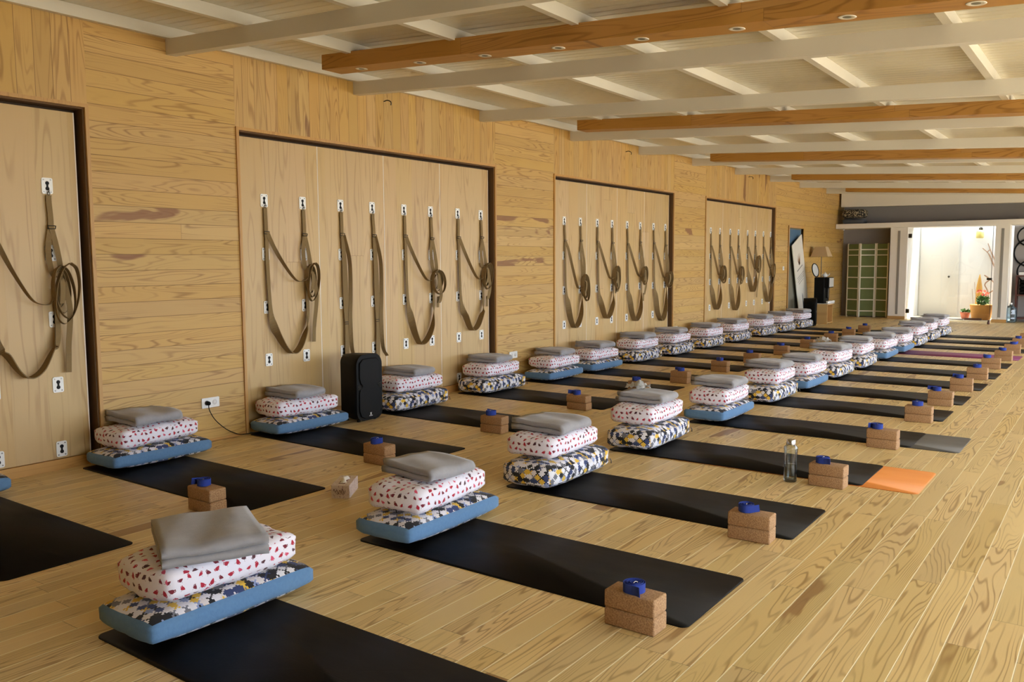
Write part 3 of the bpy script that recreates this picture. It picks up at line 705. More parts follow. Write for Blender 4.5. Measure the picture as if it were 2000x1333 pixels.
bm = bmesh.new(); lathe(bm, [(0.13, 0), (0.13, 0.015), (0.02, 0.025), (0.01, 0.04)], 24); link('base', fixn(bm), 'dark_metal', t, smooth=True)
bm = bmesh.new(); cyl(bm, (0, 0, 0.03), 0.009, 1.62); link('pole', bm, 'dark_metal', t)
bm = bmesh.new(); a, b = 0.20, 0.115
for s1, s2 in (((-1, -1), (1, -1)), ((1, -1), (1, 1)), ((1, 1), (-1, 1)), ((-1, 1), (-1, -1))):
    v = [bm.verts.new((s1[0]*a, s1[1]*a, 1.56)), bm.verts.new((s2[0]*a, s2[1]*a, 1.56)), bm.verts.new((s2[0]*b, s2[1]*b, 1.79)), bm.verts.new((s1[0]*b, s1[1]*b, 1.79))]
    bm.faces.new(v)
bmesh.ops.remove_doubles(bm, verts=bm.verts[:], dist=1e-4); bmesh.ops.solidify(bm, geom=bm.faces[:], thickness=0.004)
link('lamp_shade', bm, 'shade', t)
# poster board leaning in the doorway
t = thing('poster_board', 'tall white poster board leaning askew against the doorway frame', 'poster', (WX+0.026, 20.12, 0.15)); t.rotation_euler = (math.radians(22.0), 0, 0)
link('board', B(0, 0.018, -0.36, 0.36, 0.02, 1.93, bev=0.003), 'poster', t)
bm = bmesh.new()
for k in range(5):
    a = math.radians(-40 + 20*k); c_, s_ = math.cos(a), math.sin(a)
    prism(bm, [(0.0 + 0.03*c_ + 0.02*s_, 1.32), (-0.0 - 0.03*c_ + 0.02*s_, 1.32), (0.20*s_, 1.30 + 0.30*c_)], 0.018, 0.0195, 'x')
prism(bm, rrect(0.30, 0.02, 0.009, 3), 0.018, 0.0195, 'x')
for v in bm.verts[-56:]: pass
link('printed_motif', fixn(bm), 'motif', t)
bm = bmesh.new()
for k, (wd_, z) in enumerate([(0.40, 1.22), (0.46, 1.06), (0.40, 1.01), (0.44, 0.96), (0.34, 0.90)]): box(bm, 0.018, 0.0192, -wd_/2, wd_/2, z, z+0.014 + 0.016*(k == 0))
link('printed_lines', bm, 'greyink', t)
bm = bmesh.new(); prism(bm, [(-0.05, 0.12), (0.05, 0.12), (0.03, 0.30), (0.012, 0.55), (-0.012, 0.62), (-0.03, 0.35)], 0.018, 0.0195, 'x'); link('printed_figure', fixn(bm), 'slate', t)

# ------------------------------------------------------------------ speakers, sockets, small things
def speaker(loc, rz, label, logo=True, sc=1.0):
    t = thing('loudspeaker', label, 'speaker', loc, rz)
    t.scale = (sc, sc, sc)
    bm = bmesh.new()
    # body: outline rounded at top, tapered to the back; front faces +X
    n = 10; rings = []
    for x, k in ((-0.27, 0.62), (-0.262, 0.70), (-0.10, 0.93), (-0.03, 1.0), (-0.006, 1.0), (0.0, 0.975)):
        w_, h_ = 0.335*k, 0.60*(0.90 + 0.10*k)
        rings.append([bm.verts.new((x, py, 0.012 + 0.301 + pz)) for py, pz in [(y_, z_ + 0.022*(1 - (2*y_/w_)**2)*(z_ > 0)) for y_, z_ in rrect(w_, h_, 0.085*k, n)]])
    for a, b in zip(rings, rings[1:]):
        for i in range(len(a)):
            j = (i+1) % len(a); bm.faces.new((a[i], a[j], b[j], b[i]))
    bm.faces.new(rings[0][::-1]); bm.faces.new(rings[-1])
    body = link('cabinet', fixn(bm), 'black', t, angle=35)
    # waisted steel grille
    out = []
    P = [(0.0, 0.272), (0.085, 0.268), (0.122, 0.235), (0.126, 0.10), (0.112, 0.055), (0.085, 0.025), (0.112, -0.005), (0.128, -0.04), (0.130, -0.20), (0.112, -0.252), (0.07, -0.272), (0.0, -0.276)]
    right = P; left = [(-y, z) for y, z in P[::-1]][1:-1]
    bm = bmesh.new(); prism(bm, [(y, z + 0.313) for y, z in right + left], -0.002, 0.010, 'x')
    link('front_grille', fixn(bm), 'grille', t, angle=40)
    bm = bmesh.new(); tube(bm, [(0.006, y*1.03, z*1.012 + 0.313) for y, z in right + left], 0.0055, 6, closed=True); link('grille_rim', bm, 'black', t, smooth=True)
    bm = bmesh.new()
    for s in (-1, 1):
        for k in range(4): tube(bm, catmull([(0.002, s*0.150, 0.352 - 0.013*k), (0.006, s*0.125, 0.348 - 0.013*k), (0.006, s*(0.098 + 0.004*k), 0.340 - 0.012*k)], 4), 0.003, 5)
    link('port_ribs', bm, 'dark_metal', t, smooth=True)
    bm = bmesh.new()
    for sy in (-0.1, 0.1):
        for x in (-0.05, -0.20): cyl(bm, (x, sy, 0), 0.016, 0.016)
    link('rubber_feet', bm, 'black', t)
    if logo:
        bm = bmesh.new()
        for s in (-1, 1): prism(bm, [(s*0.011, 0.083), (s*0.005, 0.083), (-s*0.011, 0.060), (-s*0.005, 0.060)], 0.0098, 0.0112, 'x')
        for k in range(6): prism(bm, [(-0.022 + 0.0076*k, 0.050), (-0.0165 + 0.0076*k, 0.050), (-0.0165 + 0.0076*k, 0.055), (-0.022 + 0.0076*k, 0.055)], 0.0098, 0.0112, 'x')
        link('white_logo', fixn(bm), 'white_mark', t)
    return t
speaker((-5.655, 5.54, 0), 0.0, 'black loudspeaker standing on the floor between two cushion stacks along the wall')
speaker((-5.60, 19.42, 0), 0.25, 'black loudspeaker at the far end of the wall below the poster board', logo=False)

def socket(y, z, gang, label):
    t = thing('wall_socket', label, 'socket', (WX, y, z), 0, 'white wall sockets')
    wd_ = 0.083*gang
    bm = bmesh.new(); prism(bm, rrect(wd_, 0.083, 0.006, 3), 0, 0.010, 'x'); link('face_plate', fixn(bm), 'plate', t, angle=30)
    for k in range(gang):
        yy = (k - (gang-1)/2)*0.075
        bm = bmesh.new(); tube(bm, [(0.0105, yy + 0.021*math.cos(2*PI*i/20), 0.021*math.sin(2*PI*i/20)) for i in range(20)], 0.0018, 5, closed=True); cyl(bm, (0.009, yy, 0), 0.019, 0.0016, 'x'); link('outlet_well', bm, 'cup', t, smooth=True)
    return t
socket(4.15, 0.325, 2, 'white double wall socket with a black plug on the first boarded pier')
socket(8.45, 0.325, 2, 'white double wall socket showing just past the fifth stack along the wall')
socket(9.0, 0.325, 1, 'white wall socket half hidden by the sixth stack along the wall')
socket(13.12, 0.335, 2, 'white wall socket on the boarded pier above the ninth stack along the wall')
t = thing('light_switch', 'white light switch on the boards before the far doorway', 'switch', (WX, 18.62, 1.30))
bm = bmesh.new(); prism(bm, rrect(0.083, 0.083, 0.006, 3), 0, 0.010, 'x'); link('switch_plate', fixn(bm), 'plate', t)
link('rocker', B(0.010, 0.013, -0.028, 0.028, -0.028, 0.028), 'cup', t)
t = thing('power_plug', 'black plug and cable running from the double socket down to the floor', 'power cable', (WX+0.0105, 4.112, 0.325))
bm = bmesh.new(); cyl(bm, (0, 0, 0), 0.019, 0.034, 'x', 18, r2=0.016); link('plug_body', bm, 'black', t, angle=40)
bm = bmesh.new(); tube(bm, catmull([(0.026, 0.0, -0.008), (0.030, 0.004, -0.06), (0.026, 0.06, -0.15), (0.022, 0.16, -0.24), (0.020, 0.25, -0.292), (0.018, 0.31, -0.312), (0.02, 0.40, -0.319), (0.05, 0.52, -0.3195), (0.10, 0.75, -0.3195)], 6), 0.0036, 8); link('cable', bm, 'black', t, smooth=True)
for k, (y, z, wd_) in enumerate([(6.266, 3.07, 'first'), (11.337, 3.08, 'second'), (16.40, 3.10, 'third')]):
    bm = bmesh.new(); tube(bm, catmull([(0, 0, 0.015), (0.05, 0.0, 0.02), (0.09, 0.005, 0.0), (0.085, 0.01, -0.03)], 4), 0.0055, 7)
    tag(link('iron_hook', bm, 'dark_metal', smooth=True, loc=(WX, y, z)), 'small dark hook high on the upright boards, %s along the wall' % wd_, 'hook', 'hooks under the ceiling')

# tissue box
t = thing('tissue_box', 'floral tissue box lying on the floor between the two rows of mats', 'tissue box', (-3.995, 3.675, 0), math.atan2(0.23, -0.156) - PI/2)
link('carton', B(-0.058, 0.058, -0.125, 0.125, 0, 0.085, bev=0.002), 'tissuebox', t)
link('opening_flap', B(-0.020, 0.020, -0.085, 0.085, 0.085, 0.0862), 'maroon', t)
bm = bmesh.new()
g = [[None]*9 for _ in range(5)]
for i in range(5):
    for j in range(9):
        u_, v_ = i/4-0.5, j/8-0.5
        g[i][j] = bm.verts.new((u_*0.036 + 0.008*math.sin(j*1.3), v_*0.15, 0.086 + 0.022*(1-abs(2*u_)**2)*(1-abs(2*v_)**4) + 0.006*mnoise.noise((i*0.9, j*0.8, 3))))
for i in range(4):
    for j in range(8): bm.faces.new((g[i][j], g[i+1][j], g[i+1][j+1], g[i][j+1]))
link('tissue', bm, 'paper', t, smooth=True)
bm = bmesh.new()
tube(bm, catmull([(-0.045 + 0.0055*k, -0.1255, 0.046 + 0.012*math.sin(k*1.9) + 0.005*math.sin(k*0.8)) for k in range(15)], 4), 0.0018, 5)
tube(bm, catmull([(-0.03 + 0.006*k, -0.1255, 0.030 + 0.004*math.sin(k*2.3)) for k in range(9)], 4), 0.0011, 5)
link('script_print', bm, 'ink', t, smooth=True)
# water bottle
t = thing('water_bottle', 'clear glass water bottle with steel cap beside cork blocks', 'bottle', (-1.755, 5.60, 0))
k = 0.043
bm = bmesh.new(); lathe(bm, [(k*0.9, 0.0), (k, 0.006), (k*0.97, 0.10), (k*0.99, 0.19), (k*1.06, 0.225), (k*1.06, 0.232), (k*0.66, 0.250), (k*0.60, 0.262)], 28); link('bottle_body', fixn(bm), 'bottle_glass', t, smooth=True)
bm = bmesh.new(); lathe(bm, [(k*0.86, 0.014), (k*0.9, 0.02), (k*0.9, 0.118), (k*0.9, 0.1185)], 28); link('water_fill', fixn(bm), 'water', t, smooth=True)
bm = bmesh.new(); lathe(bm, [(k*0.70, 0.250), (k*0.72, 0.254), (k*0.66, 0.282), (k*0.60, 0.286)], 24); link('steel_cap', fixn(bm), 'metal', t, angle=40)

# ------------------------------------------------------------------ webbing slings on the doors
YD, XD_ = (0, 1, 0), (1, 0, 0)
def sling(a, b, label, zb=0.60, zc=1.25, dl=1.30, tail=None, straight=False, cr=(0.055, 0.12), nloop=3, low=1.02, seed=0):
    rnd = random.Random(seed)
    t = thing('wall_sling', label, 'sling', (DX, (a+b)/2, 2.0), 0, 'khaki slings hanging on the wall doors')
    o = Vector((DX, (a+b)/2, 2.0))
    def P(x, y, z): return Vector((DX + x, y, z)) - o
    for k, y in enumerate((a, b)):
        bm = bmesh.new()
        tube(bm, [P(0.012 + 0.010*math.cos(2*PI*i/14), y + 0.003, 1.992 + 0.011*math.sin(2*PI*i/14)) for i in range(14)], 0.0028, 6, closed=True)
        tube(bm, [P(0.014, y + 0.003 + 0.008*math.cos(2*PI*i/14), 1.972 + 0.013*math.sin(2*PI*i/14)) for i in range(14)], 0.0028, 6, closed=True)
        tube(bm, [P(0.014, y - 0.019, 1.957), P(0.014, y + 0.022, 1.957)], 0.003, 6)
        link('snap_hook', bm, 'dark_metal', t, smooth=True)
        bm = bmesh.new(); j = rnd.uniform(-0.008, 0.008)
        ribbon(bm, [P(0.014, y, 1.958), P(0.016, y, 1.90), P(0.018, y + j, 1.80), P(0.016, y + j, 1.71)], [YD]*4, 0.038, 0.006)
        link('hanging_strap', bm, 'web', t)
        bm = bmesh.new(); z = 1.735 + rnd.uniform(-0.02, 0.02)
        for dz in (0, 0.022): tube(bm, [P(0.024, y + j - 0.024, z + dz), P(0.024, y + j + 0.026, z + dz)], 0.0035, 6)
        tube(bm, [P(0.024, y + j - 0.024, z), P(0.024, y + j - 0.024, z + 0.022)], 0.0035, 6); tube(bm, [P(0.024, y + j + 0.026, z), P(0.026, y + j + 0.030, z + 0.022)], 0.0035, 6)
        link('buckle', bm, 'dark_metal', t, smooth=True)
    if straight:
        for k, y in enumerate((a, b)):
            bm = bmesh.new()
            ribbon(bm, [P(0.020, y + 0.004, 1.74), P(0.030, y + 0.012, 1.45), P(0.030, y + 0.02, 1.1), P(0.030, y + 0.03, 0.86), P(0.03, y + 0.02, 0.6), P(0.03, y + 0.02, 0.46)], [YD, (0.3, 1, 0), (0.2, 1, 0), YD, YD, YD], [0.04, 0.05, 0.06, 0.06, 0.055, 0.04], 0.006)
            link('wide_belt', bm, 'web', t)
            bm = bmesh.new(); ribbon(bm, [P(0.026, y + 0.015, 1.74), P(0.05, y + 0.06, 1.5), P(0.05, y + 0.065, 1.2), P(0.045, y + 0.06, 0.9), P(0.05, y + 0.07, 0.62), P(0.06, y + 0.12, 0.52)], [(1, .5, 0), (1, .4, 0), (.7, .7, 0), (.4, 1, 0), (1, .4, 0), (1, .3, 0)], 0.04, 0.003)
            link('loose_strap', bm, 'web', t)
            bm = bmesh.new()
            for dz in (0, 0.02): tube(bm, [P(0.036, y - 0.004, 0.88 + dz), P(0.036, y + 0.062, 0.88 + dz)], 0.003, 6)
            link('buckle', bm, 'dark_metal', t, smooth=True)
        return t
    mid = (a+b)/2 + rnd.uniform(-0.02, 0.03)
    bm = bmesh.new()
    ribbon(bm, [P(0.018, a + 0.004, 1.74), P(0.024, a + 0.0, 1.45), P(0.030, a + 0.012, low + 0.05), P(0.045, a + 0.03, low - 0.10), P(0.05, a + 0.075, zb + 0.17), P(0.052, (a + 0.075 + mid)/2, zb + 0.05), P(0.052, mid, zb), P(0.052, (b - 0.04 + mid)/2, zb + 0.05), P(0.05, b - 0.045, zb + 0.18), P(0.045, b - 0.012, low - 0.10), P(0.030, b + 0.008, low + 0.05), P(0.026, b + 0.006, zc)],
           [YD, YD, YD, (.6, .8, 0), (1, .25, 0), XD_, XD_, XD_, (1, -.25, 0), (.7, -.7, 0), (.2, -1, 0), (0, -1, 0)],
           [0.038, 0.038, 0.040, 0.070, 0.082, 0.084, 0.084, 0.084, 0.082, 0.070, 0.040, 0.038], 0.007)
    link('wide_belt', bm, 'web', t)
    bm = bmesh.new()
    ribbon(bm, [P(0.026, a + 0.008, 1.745), P(0.040, a + 0.06, 1.62), P(0.055, a + 0.14, 1.48 - (1.30-dl)*0.5), P(0.06, a + 0.24, dl + 0.05), P(0.06, a + 0.31, dl), P(0.058, b - 0.04, dl + 0.01), P(0.05, b + 0.02, zc + 0.06)],
           [(.3, 1, .3), (.6, .8, .2), (.9, .4, 0), (1, .2, 0), XD_, XD_, XD_], 0.036, 0.0035)
    link('loop_strap', bm, 'web', t)
    bm = bmesh.new()
    ribbon(bm, [P(0.018, b, 1.74), P(0.032, b - 0.030, 1.58), P(0.04, b - 0.022, 1.44), P(0.045, b + 0.0, zc + 0.08)], [YD, (.4, 1, 0), (.6, .8, 0), (.8, .5, 0)], 0.036, 0.0035)
    ribbon(bm, [P(0.022, b + 0.004, 1.74), P(0.034, b + 0.030, 1.58), P(0.045, b + 0.042, 1.44), P(0.05, b + 0.03, zc + 0.08)], [YD, (.3, 1, 0), (.5, .8, 0), (.8, .5, 0)], 0.036, 0.0035)
    link('hanging_strap', bm, 'web', t)
    bm = bmesh.new()
    for k in range(nloop):
        ry, rz = cr[0]*(0.72 + 0.22*k) , cr[1]*(0.78 + 0.16*k); cy_, cz_ = b + 0.022 + 0.012*k, zc - 0.01*k
        tw = rnd.uniform(-0.35, 0.35); pts, wd = [], []
        for i in range(11):
            q = 2*PI*i/10 + PI/2
            dy, dz = ry*math.cos(q), rz*math.sin(q)
            pts.append(P(0.045 + 0.016*k, cy_ + dy*math.cos(tw) - dz*math.sin(tw)*0.5, cz_ + dz)); wd.append((1, 0.25*math.sin(q), 0.2))
        ribbon(bm, pts, wd, 0.036, 0.0035)
    link('coiled_strap', bm, 'web', t)
    bm = bmesh.new(); ribbon(bm, [P(0.045, b + 0.03, zc + 0.09), P(0.088, b + 0.028, zc + 0.06), P(0.092, b + 0.026, zc - 0.02), P(0.07, b + 0.028, zc - 0.1)], [YD, YD, YD, YD], 0.034, 0.0035); link('binding_strap', bm, 'web', t)
    if tail:
        bm = bmesh.new(); ribbon(bm, [P(0.07, b + 0.05, zc + 0.05), P(0.08, b + 0.075, zc - 0.15), P(0.055, b + 0.065, (tail + zc)/2 - 0.1), P(0.04, b + 0.07, tail + 0.12), P(0.038, b + 0.065, tail)], [(.5, 1, 0), (.4, 1, 0), (.2, 1, 0), YD, YD], 0.038, 0.003)
        link('loose_end', bm, 'web', t)
    return t
dnames = ['first', 'second', 'third', 'fourth']
sling(2.53, 2.955, 'khaki webbing sling on the single door panel before the first boarded pier', 0.69, 1.30, 1.20, 0.70, cr=(0.062, 0.17), nloop=4, low=1.0, seed=1)
big = dict(((1, 0), dict(zb=0.655, zc=1.32, dl=1.31, tail=0.74, cr=(0.05, 0.17))), )if False else {
    (1, 0): dict(zb=0.655, zc=1.32, dl=1.31, tail=0.74, cr=(0.055, 0.16)), (1, 1): dict(straight=True), (1, 2): dict(zb=0.595, zc=1.28, dl=1.28, tail=0.98, cr=(0.09, 0.12)), (1, 3): dict(zb=0.685, zc=1.33, dl=1.28, tail=0.95, cr=(0.065, 0.14)),
    (2, 0): dict(zb=0.565, zc=1.13, dl=1.10, tail=None, cr=(0.07, 0.17)), (2, 1): dict(zb=0.645, zc=1.25, dl=1.22, tail=1.0, cr=(0.06, 0.16)), (2, 2): dict(zb=0.555, zc=1.27, dl=1.24, tail=0.85, cr=(0.06, 0.13)), (2, 3): dict(zb=0.505, zc=1.19, dl=1.2, tail=None, cr=(0.09, 0.12)),
    (3, 0): dict(zb=0.575, zc=1.24, dl=1.2, tail=None, cr=(0.09, 0.15)), (3, 1): dict(zb=0.515, zc=1.24, dl=1.2, tail=1.0, cr=(0.08, 0.13)), (3, 2): dict(zb=0.845, zc=1.42, dl=1.3, tail=0.72, cr=(0.08, 0.16), low=1.25), (3, 3): dict(zb=0.60, zc=1.28, dl=1.3, tail=0.9, cr=(0.05, 0.13))}
oname = {1: 'first', 2: 'middle', 3: 'last'}
for (i, k), kw in big.items():
    a, b = COL[i][k]
    x = ' hanging in two straight lengths behind the speaker' if kw.get('straight') else ''
    sling(a, b, 'khaki sling%s on the %s door leaf of the %s four-leaf wall bay' % (x, dnames[k], oname[i]) if not x else 'khaki sling hanging in two straight lengths behind the speaker, second leaf', seed=10*i + k, **kw)

# ------------------------------------------------------------------ prototypes for the mats
def cushion_bm(a, b, h, edge=0.62, bulge=0.012, ck=0.05, seed=0, amp=0.006, nx=14, ny=22, nz=6, sag=0.0, pw=2.6, faces_of=None, pinch=0.12):
    """stuffed box cushion: thick in the middle, edges at edge*h, slightly pinched corners"""
    bm = bmesh.new(); V_ = {}; K = {}
    def pos(s, t, r):
        fall = (1-abs(s)**pw)*(1-abs(t)**pw)
        e = edge + (1-edge)*max(fall, 0)**0.55
        e *= 1 - pinch*(abs(s)**7)*(abs(t)**7)
        z = h/2*r*e
        cr_ = 1 - abs(r)**3
        k = 1 - ck*(s*t)**2
        x = a/2*s*k - 0.0; y = b/2*t*k
        if abs(s) > 0.999: x += math.copysign(bulge*cr_*(1-t**4), s)
        if abs(t) > 0.999: y += math.copysign(bulge*cr_*(1-s**4), t)
        # rounded long edges
        if abs(r) > 0.999: 
            x -= math.copysign(0.010, s)*abs(s)**12; y -= math.copysign(0.010, t)*abs(t)**12
        d = mnoise.noise(Vector((x*9 + seed*7.3, y*9, z*9))) + 0.6*mnoise.noise(Vector((x*22 + seed*3.1, y*22, z*22)))
        x += d*amp*0.5; y += d*amp*0.4; z += d*amp*(0.6 + 0.4*(1-fall))
        z -= sag*(y/(b/2))**2
        return (x, y, z)
    def vert(i, j, k):
        key = (i, j, k)
        if key not in V_: V_[key] = bm.verts.new(pos(2*i/nx-1, 2*j/ny-1, 2*k/nz-1)); K[V_[key]] = key
        return V_[key]
    for i in range(nx):
        for j in range(ny):
            bm.faces.new((vert(i, j, nz), vert(i+1, j, nz), vert(i+1, j+1, nz), vert(i, j+1, nz)))
            bm.faces.new((vert(i, j, 0), vert(i, j+1, 0), vert(i+1, j+1, 0), vert(i+1, j, 0)))
    for k in range(nz):
        for i in range(nx):
            bm.faces.new((vert(i, 0, k), vert(i+1, 0, k), vert(i+1, 0, k+1), vert(i, 0, k+1)))
            bm.faces.new((vert(i+1, ny, k), vert(i, ny, k), vert(i, ny, k+1), vert(i+1, ny, k+1)))
        for j in range(ny):
            bm.faces.new((vert(nx, j, k), vert(nx, j+1, k), vert(nx, j+1, k+1), vert(nx, j, k+1)))
            bm.faces.new((vert(0, j+1, k), vert(0, j, k), vert(0, j, k+1), vert(0, j+1, k+1)))
    zmin = min(v.co.z for v in bm.verts)
    for v in bm.verts: v.co.z -= zmin
    box_uv(bm)
    if faces_of is not None:
        faces_of['top'] = [f for f in bm.faces if all(K[v][2] == nz for v in f.verts)]
        faces_of['bot'] = [f for f in bm.faces if all(K[v][2] == 0 for v in f.verts)]
    return bm
def box_bolster(seed, label):
    """print on top and underneath, blue band round the sides"""
    a, b, h = 0.385, 0.80, 0.142; FO = {}
    bm = cushion_bm(a, b, h, edge=0.57, bulge=0.008, ck=0.02, seed=seed, amp=0.004, nx=14, ny=24, nz=6, faces_of=FO)
    top, bot = FO['top'], FO['bot']; S_ = set(top + bot); side = [f for f in bm.faces if f not in S_]
    t = thing('bolster', label, 'bolster', group='blue-banded bolsters')
    for nm, keep, mt_ in (('print_panel', top, 'puzzle'), ('print_panel', bot, 'puzzle'), ('side_band', side, 'blue')):
        b2 = bmesh.new(); uv2 = b2.loops.layers.uv.verify(); uv1 = bm.loops.layers.uv.verify(); vm = {}
        for f in keep:
            vs = []
            for v in f.verts:
                if v not in vm: vm[v] = b2.verts.new(v.co)
                vs.append(vm[v])
            nf = b2.faces.new(vs)
            for l1, l2 in zip(f.loops, nf.loops): l2[uv2].uv = l1[uv1].uv
        link(nm, b2, mt_, t, smooth=True)
    bm.free()
    return t
def soft_bolster(seed, label):
    bm = cushion_bm(0.375, 0.80, 0.175, edge=0.74, bulge=0.026, ck=0.03, seed=seed, amp=0.009, nx=14, ny=24, nz=8, pinch=0.12)
    o = tag(link('bolster', bm, 'puzzle', smooth=True), label, 'bolster', 'all-over print bolsters')
    bm = bmesh.new(); tube(bm, [(0.195, 0.385, 0.075), (0.203, 0.388, 0.06), (0.203, 0.389, 0.04)], 0.004, 6); link('zip_pull', bm, 'dark_metal', o)
    return o
def pillow(seed, label):
    bm = cushion_bm(0.36, 0.64, 0.146, edge=0.80, bulge=0.016, ck=0.03, seed=seed, amp=0.013, nx=14, ny=20, nz=8, sag=0.0, pw=2.8, pinch=0.16)
    return tag(link('pillow', bm, 'flamingo', smooth=True), label, 'pillow', 'flamingo-print pillows')
def blanket(seed, label, w=0.205, l=0.185, flip=False):
    rnd = random.Random(seed); bm = bmesh.new(); th = 0.0295; sp = 0.0165
    def sheet(r, z_lo, w_in, w_out, e0, e1):
        """one ply folded in two; returns centre line in x,z"""
        pts = [(-w + e0, z_lo)]
        for k in range(1, 9): pts.append((-w + e0 + (w_out - r + w - e0)*k/8, z_lo))
        for k in range(1, 8):
            a = -PI/2 + PI*k/8; pts.append((w_out - r + r*math.cos(a), z_lo + r + r*math.sin(a)))
        for k in range(0, 9): pts.append((w_out - r + (-w + e1 - w_out + r)*k/8, z_lo + 2*r))
        return pts
    ph = rnd.uniform(0, 6); FL = rnd.uniform(0.008, 0.022)
    for r, z_lo, w_out in ((0.0178, 0.0155, w),):
        e0, e1 = rnd.uniform(0, 0.018), rnd.uniform(0.0, 0.02)
        cl = sheet(r, z_lo, None, w_out, e0, e1); n = len(cl)
        ring = []
        nor = []
        for i in range(n):
            a = cl[max(i-1, 0)]; b = cl[min(i+1, n-1)]; d = Vector((b[0]-a[0], b[1]-a[1])).normalized(); nor.append((-d.y, d.x))
        poly = [(cl[i][0] + nor[i][0]*th/2, cl[i][1] + nor[i][1]*th/2) for i in range(n)] + [(cl[-1][0] - 0.005, cl[-1][1])] + [(cl[i][0] - nor[i][0]*th/2, cl[i][1] - nor[i][1]*th/2) for i in range(n-1, -1, -1)] + [(cl[0][0] - 0.005, cl[0][1])]
        off0, off1 = rnd.uniform(-0.012, 0.008), rnd.uniform(-0.008, 0.012)
        ns = 16; rows = []
        for j in range(ns+1):
            v_ = j/ns*2 - 1; row = []
            for x, z in poly:
                y = v_*l + (off0 if v_ < 0 else off1)*abs(v_)**3
                top_ = z/(4*sp)
                dz = 0.009*mnoise.noise(Vector((x*7 + seed, y*8, z*10))) + 0.004*math.sin(y*26 + x*7 + ph)*top_ - 0.12*y*y - 0.10*max(-x - 0.08, 0)**1.5 - 0.10*max(x - 0.05, 0)**1.6 + FL*top_*max(-x/w - 0.2, 0)**2*(0.6 - 0.4*v_) + (0.012*top_*max(-x/w, 0)*max(-v_, 0))
                dx = 0.006*mnoise.noise(Vector((y*9 + seed*2, z*14, 4))) 
                row.append(bm.verts.new((x + dx, y, z + dz)))
            rows.append(row)
        m_ = len(poly)
        for ra, rb in zip(rows, rows[1:]):
            for i in range(m_):
                k = (i+1) % m_; bm.faces.new((ra[i], rb[i], rb[k], ra[k]))
        for row, s in ((rows[0], 1), (rows[-1], -1)):
            for i in range(n-1):
                k = m_ - 2 - i
                q = (row[i], row[i+1], row[k-1], row[k]); bm.faces.new(q if s > 0 else q[::-1])
    fixn(bm)
    zmin = min(v.co.z for v in bm.verts if abs(v.co.x) < 0.06 and abs(v.co.y) < 0.06)
    for v in bm.verts: v.co.z -= zmin
    return tag(link('blanket', bm, 'fleece', smooth=True), label, 'blanket', 'folded grey blankets')
def mat_obj(material, length, label, group='yoga mats'):
    bm = bmesh.new(); prism(bm, rrect(length, 0.66, 0.035, 6), 0.0, 0.0045, 'z')
    return tag(link('yoga_mat', bm, material, angle=40), label, 'yoga mat', group)
def block(label):
    bm = B(-0.1135, 0.1135, -0.058, 0.058, 0, 0.0735, bev=0.009, seg=3)
    return tag(link('cork_block', bm, 'cork', angle=50), label, 'yoga block', 'cork yoga blocks')
def belt(seed, label):
    t = thing('yoga_belt', label, 'yoga belt', group='rolled blue belts')
    rnd = random.Random(seed); bm = bmesh.new(); pts, wd = [], []
    n = 64; turns = 4.6
    for i in range(n+1):
        q = i/n; a = 2*PI*turns*q; r = 0.015 + 0.030*q
        pts.append((r*math.cos(a)*1.08, r*math.sin(a)*0.94, 0.0195 + 0.002*math.sin(a*0.5 + seed))); wd.append((0, 0, 1))
    a = 2*PI*turns
    e = Vector((0.045*math.cos(a)*1.08, 0.045*math.sin(a)*0.94, 0.0195)); tn = Vector((-math.sin(a), math.cos(a), 0))
    for s in (0.015, 0.035, 0.055): pts.append(e + tn*s + Vector((0, 0, 0.004*s/0.03)) - Vector((math.cos(a), math.sin(a), 0))*s*s*8*(seed % 3 - 1)); wd.append((0, 0, 1))
    ribbon(bm, pts, wd, 0.038, 0.0024, sub=2); link('rolled_webbing', bm, 'strap', t)
    bm = bmesh.new(); c = Vector((0.004, -0.004, 0.030))
    tube(bm, [c + Vector((0.011*math.cos(2*PI*i/16), 0.004*math.sin(2*PI*i/16), 0.010*math.sin(2*PI*i/16))) for i in range(16)], 0.002, 6, closed=True); link('metal_ring', bm, 'metal', t, smooth=True)
    return t

RY = [1.64, 3.065, 4.387, 5.715, 7.13, 8.46, 9.53, 10.70, 11.85, 13.10, 14.25, 15.40, 16.58, 17.75]          # near long edge of every mat, open-floor row
RX = [-1.36, -1.36, -1.36, -1.33, -1.30, -1.285, -1.275, -1.25, -1.235, -1.23, -1.20, -1.195, -1.19, -1.18]   # their ends by the aisle
LY = [1.69, 3.03, 4.48, 5.87, 7.265, 8.48, 9.53, 10.80, 11.94, 13.23, 14.54, 15.94, 17.08, 18.20]
LX = [-4.175, -4.175, -4.17, -4.16, -4.15, -4.11, -4.09, -4.10, -4.08, -4.08, -4.07, -4.07, -4.05, -4.03]
RK = 'BBSSBSBSSBBSSS'
LK = 'BBBSSBBSSSSSSS'
protos = {}; TOPS = {}
def use(kind, variant, make):
    """first use returns the prototype itself, later uses copy it"""
    k = (kind, variant)
    if k not in protos: protos[k] = make(); return protos[k]
    return dup(protos[k])
ML = 1.885
